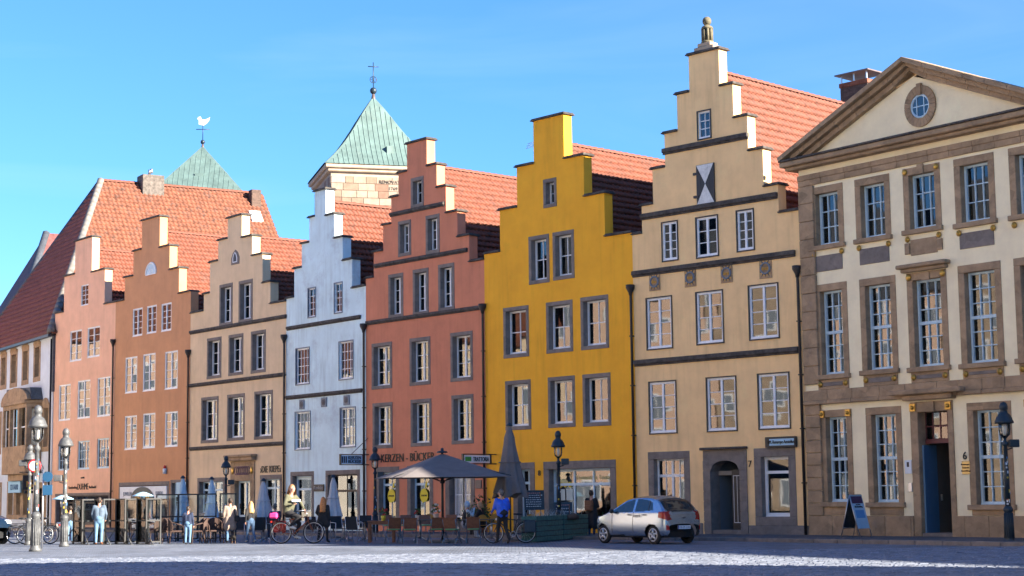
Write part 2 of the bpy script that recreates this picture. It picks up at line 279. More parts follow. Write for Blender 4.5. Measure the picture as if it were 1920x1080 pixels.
# ---------------------------------------------------------------- house kit
_pane = {}
def pane_mesh(w, h, mt):
    k = (round(w, 2), round(h, 2), mt)
    if k not in _pane: _pane[k] = MB().box(-k[0] / 2, k[0] / 2, -.003, .003, -k[1] / 2, k[1] / 2).mesh('pane', M[mt])
    return _pane[k]
class House:
    def __init__(s, nm, name, label, mt, cat='house', depth=14.0, thick=.45):
        s.P = PT[nm]; s.th = TH[nm]; s.W = WD[nm]; s.mt = M[mt]; s.depth = depth; s.t = thick; s.holes = []
        s.root = thing(name, label, cat, s.P, s.th - PI / 2)
        s.X = Vector((math.sin(s.th), -math.cos(s.th), 0)); s.Y = Vector((math.cos(s.th), math.sin(s.th), 0))
    def pt(s, px, py, y=0.0):
        d = ray(px, py); o = Vector((0, 0, EYE)); q = s.P + s.Y * y
        t = (q - o).dot(s.Y) / d.dot(s.Y); w = o + d * t
        return (w - s.P).dot(s.X), w.z
    def rect(s, lt, rb, y=0.0):
        x0, z1 = s.pt(lt[0], lt[1], y); x1, z0 = s.pt(rb[0], rb[1], y); return x0, x1, z0, z1
    def gable(s, left, right):
        """steps given from the top block outwards as photo corners; builds the stepped outline"""
        L = [s.pt(*q) for q in left]; Rr = [s.pt(*q) for q in right]; zt = (L[0][1] + Rr[0][1]) / 2
        L[0] = (L[0][0], zt); Rr[0] = (Rr[0][0], zt); L[-1] = (0.0, L[-1][1]); Rr[-1] = (s.W, Rr[-1][1])
        s.cols = [(L[i][0], L[i - 1][0], L[i][1]) for i in range(len(L) - 1, 0, -1)] + [(L[0][0], Rr[0][0], zt)] + [(Rr[i - 1][0], Rr[i][0], Rr[i][1]) for i in range(1, len(Rr))]
        s.ztop = zt; s.nl = len(L) - 1
        for i, (a, b, z) in enumerate(s.cols):
            x0 = a - (.1 if i <= s.nl else -.0); x1 = b + (.1 if i >= s.nl else 0.)
            if i == 0: x0 = a
            if i == len(s.cols) - 1: x1 = b
            c = MB().box(x0, x1, -.11, s.t + .1, z, z + .05).box(x0 + .03, x1 - .03, -.07, s.t + .06, z + .05, z + .1).build('coping', M['coping'], s.root, bev=.015); xm_ = (x0 + x1) / 2; c.data.transform(Matrix.Translation((-xm_, 0, -z))); c.location = (xm_, 0, z + random.uniform(-.012, .006)); c.rotation_euler = (R(random.uniform(-.8, .8)), R(random.uniform(-.7, .7)), 0)
    def wall(s, base=0.0):
        xs = sorted(set([round(v, 4) for c in s.cols for v in c[:2]] + [round(v, 4) for h in s.holes for v in h[:2]]))
        zs = sorted(set([base] + [round(c[2], 4) for c in s.cols] + [round(v, 4) for h in s.holes for v in h[2:]]))
        zs = [z for z in zs if z >= base]
        def solid(i, j):
            if i < 0 or j < 0 or i >= len(xs) - 1 or j >= len(zs) - 1: return False
            x = (xs[i] + xs[i + 1]) / 2; z = (zs[j] + zs[j + 1]) / 2
            if not any(a < x < b and z < t for a, b, t in s.cols): return False
            return not any(a < x < b and c < z < d for a, b, c, d in s.holes)
        m = MB(); ni, nj = len(xs), len(zs); t = s.t
        m.v = [(x, 0, z) for z in zs for x in xs] + [(x, t, z) for z in zs for x in xs]; o = ni * nj
        q = lambda *f: (m.f.append(f), m.mi.append(0), m.sm.append(False))
        for j in range(nj - 1):
            for i in range(ni - 1):
                if not solid(i, j): continue
                a, b, c, d = j * ni + i, j * ni + i + 1, (j + 1) * ni + i + 1, (j + 1) * ni + i
                q(a, b, c, d); q(o + d, o + c, o + b, o + a)
                if not solid(i - 1, j): q(a, d, o + d, o + a)
                if not solid(i + 1, j): q(c, b, o + b, o + c)
                if not solid(i, j - 1): q(b, a, o + a, o + b)
                if not solid(i, j + 1): q(d, c, o + c, o + d)
        m.build('facade_wall', s.mt, s.root)
    def fit(s, zr):
        mid = (s.cols[s.nl][0] + s.cols[s.nl][1]) / 2
        ze = 1e9
        for i, (a, b, z) in enumerate(s.cols):
            if i == s.nl: continue
            xi = b if i < s.nl else a; xe = 0.0 if i < s.nl else s.W
            f = abs(xi - mid) / abs(xe - mid)
            if f > .05: ze = min(ze, zr + (z - .06 - zr) / f)
        return ze
    def body(s, zr, ze, tile='tile', ridge=True):
        """side and back walls, rooms, pitched roof with its ridge square to the facade"""
        W_, D, t = s.W, s.depth, s.t; ze = min(ze, s.fit(zr)); s.zr, s.ze = zr, ze; mid = (s.cols[s.nl][0] + s.cols[s.nl][1]) / 2
        m = MB().box(.02, .3, t, D, 0, ze - .12).box(W_ - .3, W_ - .02, t, D, 0, ze - .12)
        m.prism([(.3, 0), (W_ - .3, 0), (W_ - .3, ze - .15), (mid, zr - .2), (.3, ze - .15)], D - .3, D); m.build('side_walls', s.mt, s.root)
        m = MB().box(.3, W_ - .3, 4.4, 4.5, 0, ze)
        for k in range(1, 5): m.box(.3, W_ - .3, t, 4.4, ze * k / 4 - .15, ze * k / 4)
        m.build('inner_walls', M['inner'], s.root)
        rf = MB().prism([(-.02, ze - .1), (mid, zr - .1), (W_ + .02, ze - .1), (W_ + .02, ze - .02), (mid, zr), (-.02, ze - .02)], t - .02, D + .1).build('roof', M['darkwood'], s.root)
        for sg, xe in ((-1, -.02), (1, W_ + .02)):
            V = Vector((xe - mid, 0, ze - zr)); S = V.length
            tiles(Vector((mid, t - .03, zr)), Vector((0, 1, 0)), V.normalized(), D + .15 - t, S, M[tile], rf)
        if ridge:
            global _ridge
            for k in range(int((D - t) / .37)):
                o = obj('ridge_tile', _ridge, rf, (mid, t + .18 + k * .37, zr + .03)); o.rotation_euler = (R(random.uniform(-2, 2)) + R(1.5), 0, R(random.uniform(-1.5, 1.5)))
        return rf
    def string(s, a, b, h=.13, out=.11):
        x0, z0 = s.pt(*a); x1, z1 = s.pt(*b); z = (z0 + z1) / 2
        MB().prism([(max(0, x0), z - h / 2), (x1, z - h / 2), (x1, z + h / 2), (max(0, x0), z + h / 2)], -out, .03).box(max(0, x0), x1, -out * .55, 0, z - h * .95, z - h / 2).build('string_course', M['coping'], s.root, bev=.02)
    def win(s, lt, rb, nc, nr, sw=0.0, smat='greystone', recess=.17, fmat='white', fw=.06, split=True, tr=(), curtain=0, rim=None, rows=None, mun=.026, pm='glass', z0=None, sill=0.0, dep=.07, open_=0, name='window'):
        x0, x1, zb, z1 = s.rect(lt, rb)
        if z0 is not None: zb = z0
        s.holes.append((x0, x1, zb, z1)); ix0, ix1, iz0, iz1 = x0, x1, zb, z1
        if sw: ix0, ix1, iz0, iz1 = x0 + sw, x1 - sw, zb + (sill or sw), z1 - sw
        m = MB(); ya, yb = recess, recess + dep
        m.box(ix0, ix0 + fw, ya, yb, iz0, iz1).box(ix1 - fw, ix1, ya, yb, iz0, iz1).box(ix0 + fw, ix1 - fw, ya, yb, iz0, iz0 + fw * 1.3).box(ix0 + fw, ix1 - fw, ya, yb, iz1 - fw, iz1)
        m.box(ix0 + .01, ix1 - .01, ya - .035, ya, iz0, iz0 + .035)
        gx0, gx1, gz0, gz1 = ix0 + fw, ix1 - fw, iz0 + fw * 1.3, iz1 - fw
        xb = [gx0 + (gx1 - gx0) * k / nc for k in range(nc + 1)]
        fr = rows or [1] * nr; tot = sum(fr); zb_ = [gz0]
        for q in fr: zb_.append(zb_[-1] + (gz1 - gz0) * q / tot)
        hw = []; vw = []
        for k in range(len(xb)):
            w = 0 if k in (0, nc) else (.085 if split and k * 2 == nc else mun); vw.append(w / 2)
            if w: m.box(xb[k] - w / 2, xb[k] + w / 2, ya + (.0 if w > .05 else .015), yb, gz0, gz1)
        for k in range(len(zb_)):
            w = 0 if k in (0, len(fr)) else (.10 if k in tr else mun); hw.append(w / 2)
            if w:
                for c in range(nc): m.box(xb[c] + vw[c], xb[c + 1] - vw[c + 1], ya + (.0 if w > .05 else .017), yb - .002, zb_[k] - w / 2, zb_[k] + w / 2)
        wo_ = m.build(name, M[fmat], s.root)
        for c in range(nc):
            for k in range(len(fr)):
                w = xb[c + 1] - vw[c + 1] - xb[c] - vw[c]; h = zb_[k + 1] - hw[k + 1] - zb_[k] - hw[k]
                o = obj('pane', pane_mesh(w + .008, h + .008, pm), wo_, ((xb[c] + vw[c] + xb[c + 1] - vw[c + 1]) / 2, ya + dep * .6, (zb_[k] + hw[k] + zb_[k + 1] - hw[k + 1]) / 2))
                o.rotation_euler = (R(random.gauss(0, .28)), 0, R(random.gauss(0, .28)))
        if sw:
            j = .004
            MB().box(x0, x1, -.025, .3, z1 - sw, z1).build('lintel', M[smat], wo_, bev=.012)
            MB().box(x0, ix0, -.022, .3, iz0, z1 - sw - j).build('jamb', M[smat], wo_, bev=.012); MB().box(ix1, x1, -.022, .3, iz0, z1 - sw - j).build('jamb', M[smat], wo_, bev=.012)
            e = .05 if sill else 0
            MB().box(x0 - e, x1 + e, -.03 - e * 2, .3, zb, iz0 - j).build('sill', M[smat], wo_, bev=.012)
        elif rim:
            r_ = .045
            MB().box(x0 - r_, x0, -.03, .06, zb - r_, z1 + r_).box(x1, x1 + r_, -.03, .06, zb - r_, z1 + r_).box(x0, x1, -.03, .06, z1, z1 + r_).box(x0, x1, -.05, .06, zb - r_, zb).build('casing', M[rim], wo_)
        if curtain:
            yc = yb + .12; cw = (ix1 - ix0) * curtain
            for a, b in ((ix0, ix0 + cw), (ix1 - cw, ix1)):
                k = 9; cm = MB(); pts = [(a + (b - a) * i / k, yc + .03 * (i % 2)) for i in range(k + 1)]
                cm.add([(x, y, iz0) for x, y in pts] + [(x, y, iz1) for x, y in pts] + [(x, y + .008, iz0) for x, y in pts] + [(x, y + .008, iz1) for x, y in pts],
                       [(i, i + 1, k + 2 + i, k + 1 + i) for i in range(k)] + [(2 * k + 3 + i, 2 * k + 2 + i, 3 * k + 3 + i, 3 * k + 4 + i) for i in range(k)]); cm.build('curtain', M['curtain'], wo_)
        return wo_, (ix0, ix1, iz0, iz1)
    def pipe(s, px, py, x=None, zb=.1):
        xx, z = s.pt(px, py); x = xx if x is None else x
        o = MB().tube([(x, -.09, z), (x, -.09, z - .35), (x, -.09, zb)], .05, 8).build('drain_pipe', M['pipe'], s.root)
        MB().lathe([(.06, -.3), (.075, -.2), (.17, -.02), (.17, .1), (.15, .1)], 8, (x, -.1, z)).build('hopper', M['pipe'], o)
        for k in range(1, 5): MB().box(x - .065, x + .065, -.15, 0, z * k / 5, z * k / 5 + .04).build('bracket', M['pipe'], o)
def tiles(O, U, V, L, S, mt, parent, u0=lambda v: 0.0, u1=None, e=.34, p=.235, name='tiles'):
    """pantiles: overlapping waved rows as real relief"""
    N = U.cross(V).normalized(); N = N if N.z > 0 else -N
    if u1 is None: u1 = lambda v: L
    nr = max(1, int(round(S / e))); e = S / nr; seg = 5; nu = int(L / p) * seg; us = np.linspace(0, L, nu + 1); ph = (np.arange(nu + 1) % seg) / seg
    wave = .05 * np.where(ph < .62, np.sin(ph / .62 * PI) * 1.0, -.55 * np.sin((ph - .62) / .38 * PI))
    vs = []; fs = []
    o, u_, v_, n_ = (np.array(q) for q in (O, U, V, N))
    for r in range(nr):
        a, b = r * e, min(S + .05, (r + 1) * e + .03)
        jit = np.repeat(np.random.normal(0, .005, nu // seg + 2), seg)[:nu + 1]
        for vv, lift in ((a, .0), (b, .11)):
            uu = np.clip(us, u0(vv), u1(vv)); h = wave + lift + jit
            vs.append(o + uu[:, None] * u_ + vv * v_ + h[:, None] * n_)
        uu = np.clip(us, u0(b), u1(b)); vs.append(o + uu[:, None] * u_ + b * v_ + (wave * .6 + jit)[:, None] * n_)
        base = r * 3 * (nu + 1); i = np.arange(nu)
        for q in (0, 1):
            b0 = base + q * (nu + 1); fs.append(np.stack([b0 + i, b0 + i + 1, b0 + nu + 2 + i, b0 + nu + 1 + i], 1))
    vs = np.concatenate(vs); fs = np.concatenate(fs); me = bpy.data.meshes.new(name)
    me.from_pydata(vs.tolist(), [], fs.tolist()); me.materials.append(mt); me.polygons.foreach_set('use_smooth', np.ones(len(me.polygons), bool)); me.update()
    return tag(obj(name, me, parent), kind='stuff')
_rm = MB(); n_ = 7
for yy, rr in ((-.2, .125), (.2, .145)): _rm.v += [(rr * math.cos(PI * k / (n_ - 1)), yy, rr * math.sin(PI * k / (n_ - 1)) - .05) for k in range(n_)] + [((rr - .02) * math.cos(PI * k / (n_ - 1)), yy, (rr - .02) * math.sin(PI * k / (n_ - 1)) - .05) for k in range(n_)]
for k in range(n_ - 1):
    _rm.f += [(k, k + 1, 2 * n_ + k + 1, 2 * n_ + k), (n_ + k + 1, n_ + k, 3 * n_ + k, 3 * n_ + k + 1), (2 * n_ + k, 2 * n_ + k + 1, 3 * n_ + k + 1, 3 * n_ + k), (k + 1, k, n_ + k, n_ + k + 1)]
_rm.mi = [0] * len(_rm.f); _rm.sm = [False] * len(_rm.f); _ridge = _rm.mesh('ridge_tile', M['tile'])

# ---------------------------------------------------------------- peach house
H = House('h1', 'gabled_house', 'narrow peach stepped-gable house with DUHME lettering, leftmost of the gabled row', 'peach'); H1 = H
H.gable([(141.6, 453), (120.9, 519.4), (100.7, 589.6)], [(173.3, 444.6), (197, 505), (214, 567)])
H.win((152, 535.4), (165.3, 571.3), 2, 4, recess=.03, split=False)
for a, b in (((131.3, 621.3), (152.6, 675.6)), ((163.9, 614.8), (186.7, 668)), ((110.6, 722.4), (131.4, 787.8)), ((145.8, 714.4), (168.4, 783.6)), ((182.7, 708.6), (206, 779.8))): H.win(a, b, 2, 4, recess=.03, fw=.085, curtain=.25 if random.random() < .25 else 0)
for a, b in (((108.9, 831), (129.5, 881.6)), ((145.8, 827.2), (167.2, 879.7)), ((182, 822.5), (204, 877.7))): H.win(a, b, 4, 3, recess=.06, fw=.08, split=False, fmat='bluewhite')
x0, z1 = H.pt(104, 926); x1, _ = H.pt(205, 921)
w, r_ = H.win((121, 925), (205, 1005), 3, 2, sw=.16, z0=.25, rows=[3, 1], tr=(1,), fmat='darkwood', split=False)
dx0 = x0; H.holes.append((x0, H.pt(120, 926)[0], 0.0, z1)); dx1 = H.pt(120, 926)[0]
MB().box(dx0, dx0 + .16, -.02, .3, 0, z1 - .17).box(dx1 - .16, dx1, -.02, .3, 0, z1 - .17).box(dx0, dx1, -.024, .3, z1 - .166, z1).build('door_surround', M['greystone'], H.root, bev=.012)
d = box('door', M['darkwood'], H.root, dx0 + .16, dx1 - .16, .2, .26, .12, z1 - .17); box('handle', M['gold'], d, dx1 - .3, dx1 - .26, .15, .2, 1.1, 1.25)
xm, zm = H.pt(155, 912); wall_text('Kunsthandlung', .22, M['letter'], H.root, H.pt(137, 915)[0], zm - .12, sx=.9); wall_text('DUHME', .5, M['letter'], H.root, xm + .05, zm - .18, sx=.85); wall_text('Buchhandel', .22, M['letter'], H.root, H.pt(174, 912)[0], zm - .12, sx=.9); wall_text('seit 1826', .13, M['letter'], H.root, xm, zm + .45)
H.pipe(214, 640, x=H.W - .08); H.wall(); H.body(H.ztop - .55, H.cols[-1][2] - .2)
# ---------------------------------------------------------------- terracotta house
H = House('h2', 'gabled_house', 'terracotta orange stepped-gable house with a small fan window in the gable', 'terracotta'); H2 = H
H.gable([(266.4, 413.3), (250.5, 471.7), (234, 521), (216, 567)], [(300.1, 406.6), (318.4, 460), (336, 502), (354.8, 547)])
for i, (a, b) in enumerate((((249, 579.7), (266.7, 629)), ((275.5, 574.5), (293, 623.7)), ((302.6, 570.2), (321, 619.5)), ((235.2, 670.9), (256.6, 735.8)), ((268.3, 664.7), (290.8, 732)), ((309.5, 660), (332.8, 728.4)), ((234, 780.5), (255.8, 842.7)), ((268.3, 775.9), (290.4, 840)), ((309.5, 772.8), (332.8, 837.3)))): H.win(a, b, 2, 4, recess=.02, fw=.085, curtain=.4 if i in (6, 8) else 0)
# half-round fan window
x0, x1, z0, z1 = H.rect((274.5, 490), (293, 511)); xc = (x0 + x1) / 2; rr = (x1 - x0) / 2
fm = MB(); fm.torus((xc, -.01, z0), rr, .06, 'y', 14, 6, 0, PI)
fm.box(xc - rr, xc + rr, -.05, .04, z0 - .06, z0)
for a in (45, 90, 135): fm.tube([(xc, -.01, z0), (xc + rr * math.cos(R(a)), -.01, z0 + rr * math.sin(R(a)))], .018, 6)
fm.torus((xc, -.01, z0), rr * .4, .018, 'y', 10, 6, 0, PI)
fo = fm.build('window', M['white'], H.root)
MB().prism([(xc + rr * math.cos(PI * k / 12), z0 + rr * math.sin(PI * k / 12)) for k in range(13)], -.012, -.006).build('pane', M['bluewhite'], fo)
x0, x1, z0, z1 = H.rect((223.5, 905), (316.7, 1000)); H.holes.append((x0, x1, 0, z1))
MB().box(x0, x1, -.03, .3, z1 - .2, z1).box(x0, x0 + .2, -.028, .3, 0, z1 - .204).box(x1 - .2, x1, -.028, .3, 0, z1 - .204).build('shop_surround', M['greystone'], H.root, bev=.012)
xa, xb = x0 + .22, x1 - .22; sg = box('sign_board', M['signwhite'], H.root, xa, xb, -.06, .04, z1 - .92, z1 - .24, bev=.01); xc = (xa + xb) / 2
MB().prism([(xc - 1.35, z1 - .98)] + [(xc + 1.35 * math.cos(PI * k / 14), z1 - .98 + .72 * math.sin(PI * k / 14)) for k in range(15)], -.1, -.062).build('sign_arch', M['iron'], sg)
wall_text('THESMANN', .34, M['gold'], sg, xc, z1 - .88, -.105, .95); wall_text('JUWELEN', .3, M['bluegrey'], sg, xa + .95, z1 - .72, -.065, .8); wall_text('UHREN', .3, M['bluegrey'], sg, xb - .8, z1 - .72, -.065, .8)
sm = MB().box(xa, xa + .1, .12, .2, .12, z1 - .95).box(xb - .1, xb, .12, .2, .12, z1 - .95).box(xa, xb, .12, .2, .12, .6).box(xc + .6, xc + .7, .12, .2, .6, z1 - .95).box(xc - .95, xc - .85, .12, .2, .6, z1 - .95).build('shop_window', M['white'], H.root)
for a, b in ((xa + .1, xc - .95), (xc - .85, xc + .6), (xc + .7, xb - .1)): obj('pane', pane_mesh(b - a, z1 - 1.55, 'glass'), sm, ((a + b) / 2, .17, .6 + (z1 - 1.55) / 2))
H.win((320, 900), (352, 1000), 1, 2, sw=.16, z0=.12, rows=[3, 1], tr=(1,), fmat='bluewhite'); 
bx_, bz_ = H.pt(342, 915); box('shop_sign', M['signblue'], H.root, bx_ - .55, bx_ + .55, -.08, -.035, bz_ - .45, bz_ + .3, bev=.01)
ax_, az_ = H.pt(312, 882); al = MB().lathe([(.1, -.18), (.11, .05), (.09, .1)], 10, (ax_, -.1, az_)).build('alarm_box', M['white'], H.root); MB().lathe([(.08, .1), (.07, .22), (.03, .27)], 10, (ax_, -.1, az_)).build('beacon', plain('red lens', (.5, .03, .02), .3), al)
H.pipe(354, 660, x=H.W - .06); H.wall(); H.body(H.ztop - .65, H.cols[-1][2] - .2)
# ---------------------------------------------------------------- cream house with grey stone windows
H = House('h3', 'gabled_house', 'cream stepped-gable house with grey stone window surrounds and DIE KIEPE lettering', 'cream3'); H3 = H
H.gable([(426.9, 408.9), (409.3, 452), (393.8, 493), (382.2, 552), (357, 588)], [(453.7, 404), (473, 441.6), (492.4, 475.7), (507, 528.5), (536, 565)])
for a, b in (((412, 534.8), (436, 608)), ((448, 527.8), (473.7, 601.7)), ((388.6, 635), (415, 708)), ((429, 628.8), (456, 702)), ((470.9, 622), (498.3, 697.4)), ((377.6, 745.7), (409.3, 829.5)), ((426.2, 740.5), (458.6, 825)), ((477.2, 734.5), (511.4, 822.4))): H.win(a, b, 2, 3, sw=.155, recess=.22, fw=.07, curtain=.25 if random.random() < .2 else 0)
for a, b in (((355, 622.8), (538, 592.9)), ((356.9, 723), (534, 700.5)), ((356.9, 841.5), (534, 829.3))): H.string(a, b)
x0, x1, z0, z1 = H.rect((434.3, 470), (449, 494)); xc = (x0 + x1) / 2; hw_ = (x1 - x0) / 2
pm_ = [(xc - hw_, z0), (xc + hw_, z0), (xc + hw_, z0 + (z1 - z0) * .45), (xc + hw_ * .6, z0 + (z1 - z0) * .8), (xc, z1), (xc - hw_ * .6, z0 + (z1 - z0) * .8), (xc - hw_, z0 + (z1 - z0) * .45)]
po = MB().prism(pm_, -.03, .02).build('window', M['greystone'], H.root, bev=.01); q = [(xc + (x - xc) * .55, z0 + .1 + (z - z0) * .7) for x, z in pm_]; pf = MB().prism(q, -.045, -.031).build('frame', M['white'], po)
MB().prism([(xc + (x - xc) * .7, z0 + .14 + (z - z0 - .1) * .82) for x, z in q], -.05, -.0455).build('pane', M['black'], po)
H.win((370.6, 896.5), (421.5, 960), 2, 2, sw=.2, z0=.7, rows=[3, 1], tr=(1,), recess=.22, fmat='bluewhite'); H.win((488, 891), (528.5, 960), 2, 2, sw=.2, z0=.7, rows=[3, 1], tr=(1,), recess=.22, fmat='bluewhite')
x0, x1, z0, z1 = H.rect((433.5, 866), (478, 960)); H.holes.append((x0, x1, 0, z1)); _, zt = H.pt(456, 858)
ds = MB().box(x0, x0 + .42, -.05, .35, 0, z1).box(x1 - .42, x1, -.05, .35, 0, z1).box(x0 + .42, x1 - .42, -.045, .35, z1 - .95, z1).build('door_surround', M['brownstone'], H.root, bev=.02)
MB().box(x0 - .12, x1 + .12, -.28, .02, z1 + .02, z1 + .2).box(x0 - .2, x1 + .2, -.36, .02, z1 + .2, z1 + .32).build('door_cornice', M['brownstone'], H.root, bev=.03)
gr = MB(); zf = z1 - .45
for k in range(7): gr.torus((x0 + .62 + k * (x1 - x0 - 1.24) / 6, -.06, zf), .2, .02, 'y', 14, 5)
gr.build('carved_frieze', plain('violet stone', (.16, .09, .13), .8), ds)
for xx in (x0 + .25, x1 - .25): MB().ball((xx, -.06, zf), .14, 10, (1, .4, 1.3)).build('rosette', M['gold'], ds)
dm = MB(); a, b, zt = x0 + .42, x1 - .42, z1 - .95
dm.box(a, a + .1, .2, .28, .12, zt).box(b - .1, b, .2, .28, .12, zt).box(a + .1, b - .1, .2, .28, 2.45, 2.57).box(a + .1, b - .1, .2, .28, zt - .1, zt).box(a + .1, b - .1, .2, .28, .12, .8).box((a + b) / 2 - .05, (a + b) / 2 + .05, .2, .28, .8, 2.45)
do = dm.build('door', M['bluewhite'], H.root)
for u, v in ((a + .1, (a + b) / 2 - .05), ((a + b) / 2 + .05, b - .1)): obj('pane', pane_mesh(v - u, 1.65, 'glass'), do, ((u + v) / 2, .24, 1.625))
obj('pane', pane_mesh(b - a - .2, zt - 2.67, 'glass'), do, ((a + b) / 2, .24, (2.57 + zt - .1) / 2)); box('handle', M['black'], do, a + .22, a + .3, .12, .2, 1.1, 1.35)
xm, zm = H.pt(508, 879); wall_text('›DIE KIEPE‹', .46, M['letter'], H.root, xm, zm - .17, -.03, .88)
H.pipe(534, 632, x=H.W - .05); H.wall(); H.body(H.ztop - .95, H.cols[-1][2] - .2)
# ---------------------------------------------------------------- white house
H = House('h4', 'gabled_house', 'narrow white stepped-gable house with stained upper gable and three small plaques', 'white4'); H4 = H
H.gable([(590.6, 359.3), (580, 408.9), (565.9, 458), (551.8, 505), (538.8, 560)], [(611, 355), (626.8, 401), (642.6, 444), (660, 486), (681, 537)])
for a, b in (((578.2, 541.9), (591.6, 592.9)), ((627.5, 532), (641.5, 584.8))): H.win(a, b, 2, 4, recess=.05, split=False, rim='bluegrey', fw=.05)
for i, (a, b) in enumerate((((555.3, 655), (580, 718.5)), ((636.3, 642), (662, 709)), ((554, 773.9), (581.7, 841.5)), ((638.4, 766), (666.5, 836.5)))): H.win(a, b, 4, 4, recess=.06, split=False, rim='bluegrey', fw=.06, curtain=.3 if i % 2 else 0)
for a, b in (((538.8, 615), (677, 593.6)), ((537.7, 745.9), (680, 729.9))): H.string(a, b)
for a, b in (((562.4, 750), (571, 767)), ((603, 745.7), (613.4, 762.6)), ((645.4, 741.5), (656, 759))):
    x0, x1, z0, z1 = H.rect(a, b); pl = box('plaque', M['bluegrey'], H.root, x0, x1, -.05, .02, z0, z1, bev=.01); MB().torus(((x0 + x1) / 2, -.05, (z0 + z1) / 2), .13, .025, 'y', 16, 6).ball(((x0 + x1) / 2, -.05, (z0 + z1) / 2), .08, 10, (1, .5, 1.2)).build('relief', M['greystone'], pl)
H.win((610.8, 882.5), (675, 960), 2, 2, sw=.2, z0=.35, rows=[3, 1.6], tr=(1,), fmat='darkwood', split=False, recess=.22)
w, (a, b, c, d) = H.win((545, 885), (588.7, 960), 1, 2, sw=.2, z0=.12, rows=[3.2, 1], tr=(1,), fmat='bluewhite', recess=.2, name='door', fw=.16)
MB().tube([((a + b) / 2 - .02, .16, 1.0), ((a + b) / 2 - .02, .16, 1.3)], .02, 6).build('handle', M['black'], w)
x0, x1, z0, z1 = H.rect((589.5, 908.5), (608.5, 921)); sb = box('name_board', M['darkwood'], H.root, x0, x1, -.06, -.0, z0, z1, bev=.01); wall_text('Konfekt', .24, plain('pale lettering', (.45, .42, .38), .7), sb, (x0 + x1) / 2, (z0 + z1) / 2 - .07, -.066)
H.pipe(680, 612, x=H.W - .05); H.wall(); H.body(H.ztop - .5, H.cols[-1][2] - .2)
# ---------------------------------------------------------------- red house
H = House('h5', 'gabled_house', 'brick-red stepped-gable house with KERZEN - BÜCKER lettering over the shop windows', 'red5'); H5 = H
H.gable([(763, 270), (747.2, 325), (733.5, 371), (718.3, 423), (700.7, 473.7), (686.3, 523)], [(800, 261.9), (818.6, 308), (836, 349), (857.3, 396), (879.5, 441), (904, 488)])
H.win((770.4, 335), (794.7, 385.7), 1, 2, sw=.155, recess=.22)
for i, (a, b) in enumerate((((746.5, 416), (771, 478)), ((798.2, 405.4), (824.6, 473)), ((728.2, 515.6), (756.4, 593.8)), ((774, 506.5), (804, 588.5)), ((821.5, 497), (852.5, 580.4)), ((697, 644.9), (735.3, 727.6)), ((768, 635), (807.5, 720.6)), ((844.4, 624.8), (887, 712.8)), ((698.7, 756.5), (736.3, 840)), ((770, 749.8), (809.6, 836)), ((846.5, 741.7), (888.5, 831.5)))): H.win(a, b, 2, 3, sw=.155, recess=.22, fw=.06, curtain=.25 if i in (5, 9) else 0)
for a, b in (((732.4, 402.6), (833.8, 380.8)), ((702.9, 498.7), (877, 467)), ((687.7, 605), (904, 575.5))): H.string(a, b)
for a, b in (((705, 876), (749, 975)), ((763.5, 874), (812.6, 973))):
    w, (x0, x1, z0, z1) = H.win(a, b, 2, 2, sw=.24, z0=.35, rows=[3, 1], tr=(1,), recess=.22, fmat='bluewhite', split=False)
    xc, zc = (x0 + x1) / 2, z0 + (z1 - z0) * .5; lm = plain('yellow sticker', (.75, .6, .02), .6)
    MB().prism([(xc + .27 * math.cos(2 * PI * k / 18), zc + .3 * math.sin(2 * PI * k / 18) + (.05 if k == 14 else 0)) for k in range(18)], .205, .209).prism([(xc + .06, zc + .3), (xc + .2, zc + .4), (xc + .22, zc + .62), (xc + .1, zc + .5)], .205, .209).build('sticker', lm, w); wall_text('ZITRONE', .1, M['letter'], w, xc, zc - .03, .204)
w, (a, b, c, d) = H.win((835, 872), (891, 975), 2, 1, sw=.26, z0=.12, recess=.24, fmat='greystone', fw=.12, name='door')
gm = MB()
for u, v in ((a + .14, (a + b) / 2 - .1), ((a + b) / 2 + .1, b - .14)):
    for k in range(6): gm.box(u + (v - u) * k / 5 - .014, u + (v - u) * k / 5 + .014, .19, .215, .7, d - .2)
    for z in (.7, 1.6, d - .22): gm.box(u, v, .192, .213, z, z + .04)
gm.build('door_grille', M['white'], w)
xm, zm = H.pt(764, 858); wall_text('KERZEN - BÜCKER', .5, M['letter'], H.root, xm, zm - .16, -.03, .9)
x0, x1, z0, z1 = H.rect((895, 900), (905, 916)); box('bronze_plaque', M['oldcopper'], H.root, x0 - .1, x1 - .05, -.04, .01, z0, z1, bev=.008)
H.pipe(905, 575, x=H.W - .03); H.wall(); H.body(H.ztop - 1.0, H.cols[-1][2] - .2)
# ---------------------------------------------------------------- yellow house
H = House('h6', 'gabled_house', 'bright yellow stepped-gable house with house number 8', 'yellow6'); H6 = H
H.gable([(999.8, 227.4), (968.8, 314.4), (937, 395.3), (907.6, 477)], [(1056.4, 214.8), (1094, 290.8), (1132.8, 361.9), (1181, 436.5)])
H.win((1018.4, 337.2), (1044, 386.5), 1, 2, sw=.15, recess=.22)
for a, b in (((991, 444.5), (1030.7, 529)), ((1036, 436.5), (1077.5, 520.9)), ((943.5, 578), (992.3, 668)), ((1023.7, 567.8), (1075, 658.5)), ((1088.2, 558.4), (1142.4, 652)), ((947.3, 715), (996.4, 804.8)), ((1027.2, 707.9), (1079.4, 800)), ((1092, 702.5), (1146.4, 797.5))): H.win(a, b, 2, 2, sw=.155, recess=.22, fw=.07, split=False, mun=.035)
w, (x0, x1, z0, z1) = H.win((1019, 866), (1156.7, 970), 3, 2, sw=.3, z0=.3, rows=[2.5, 1], tr=(1,), recess=.25, fmat='bluewhite', split=False, mun=.08, fw=.1)
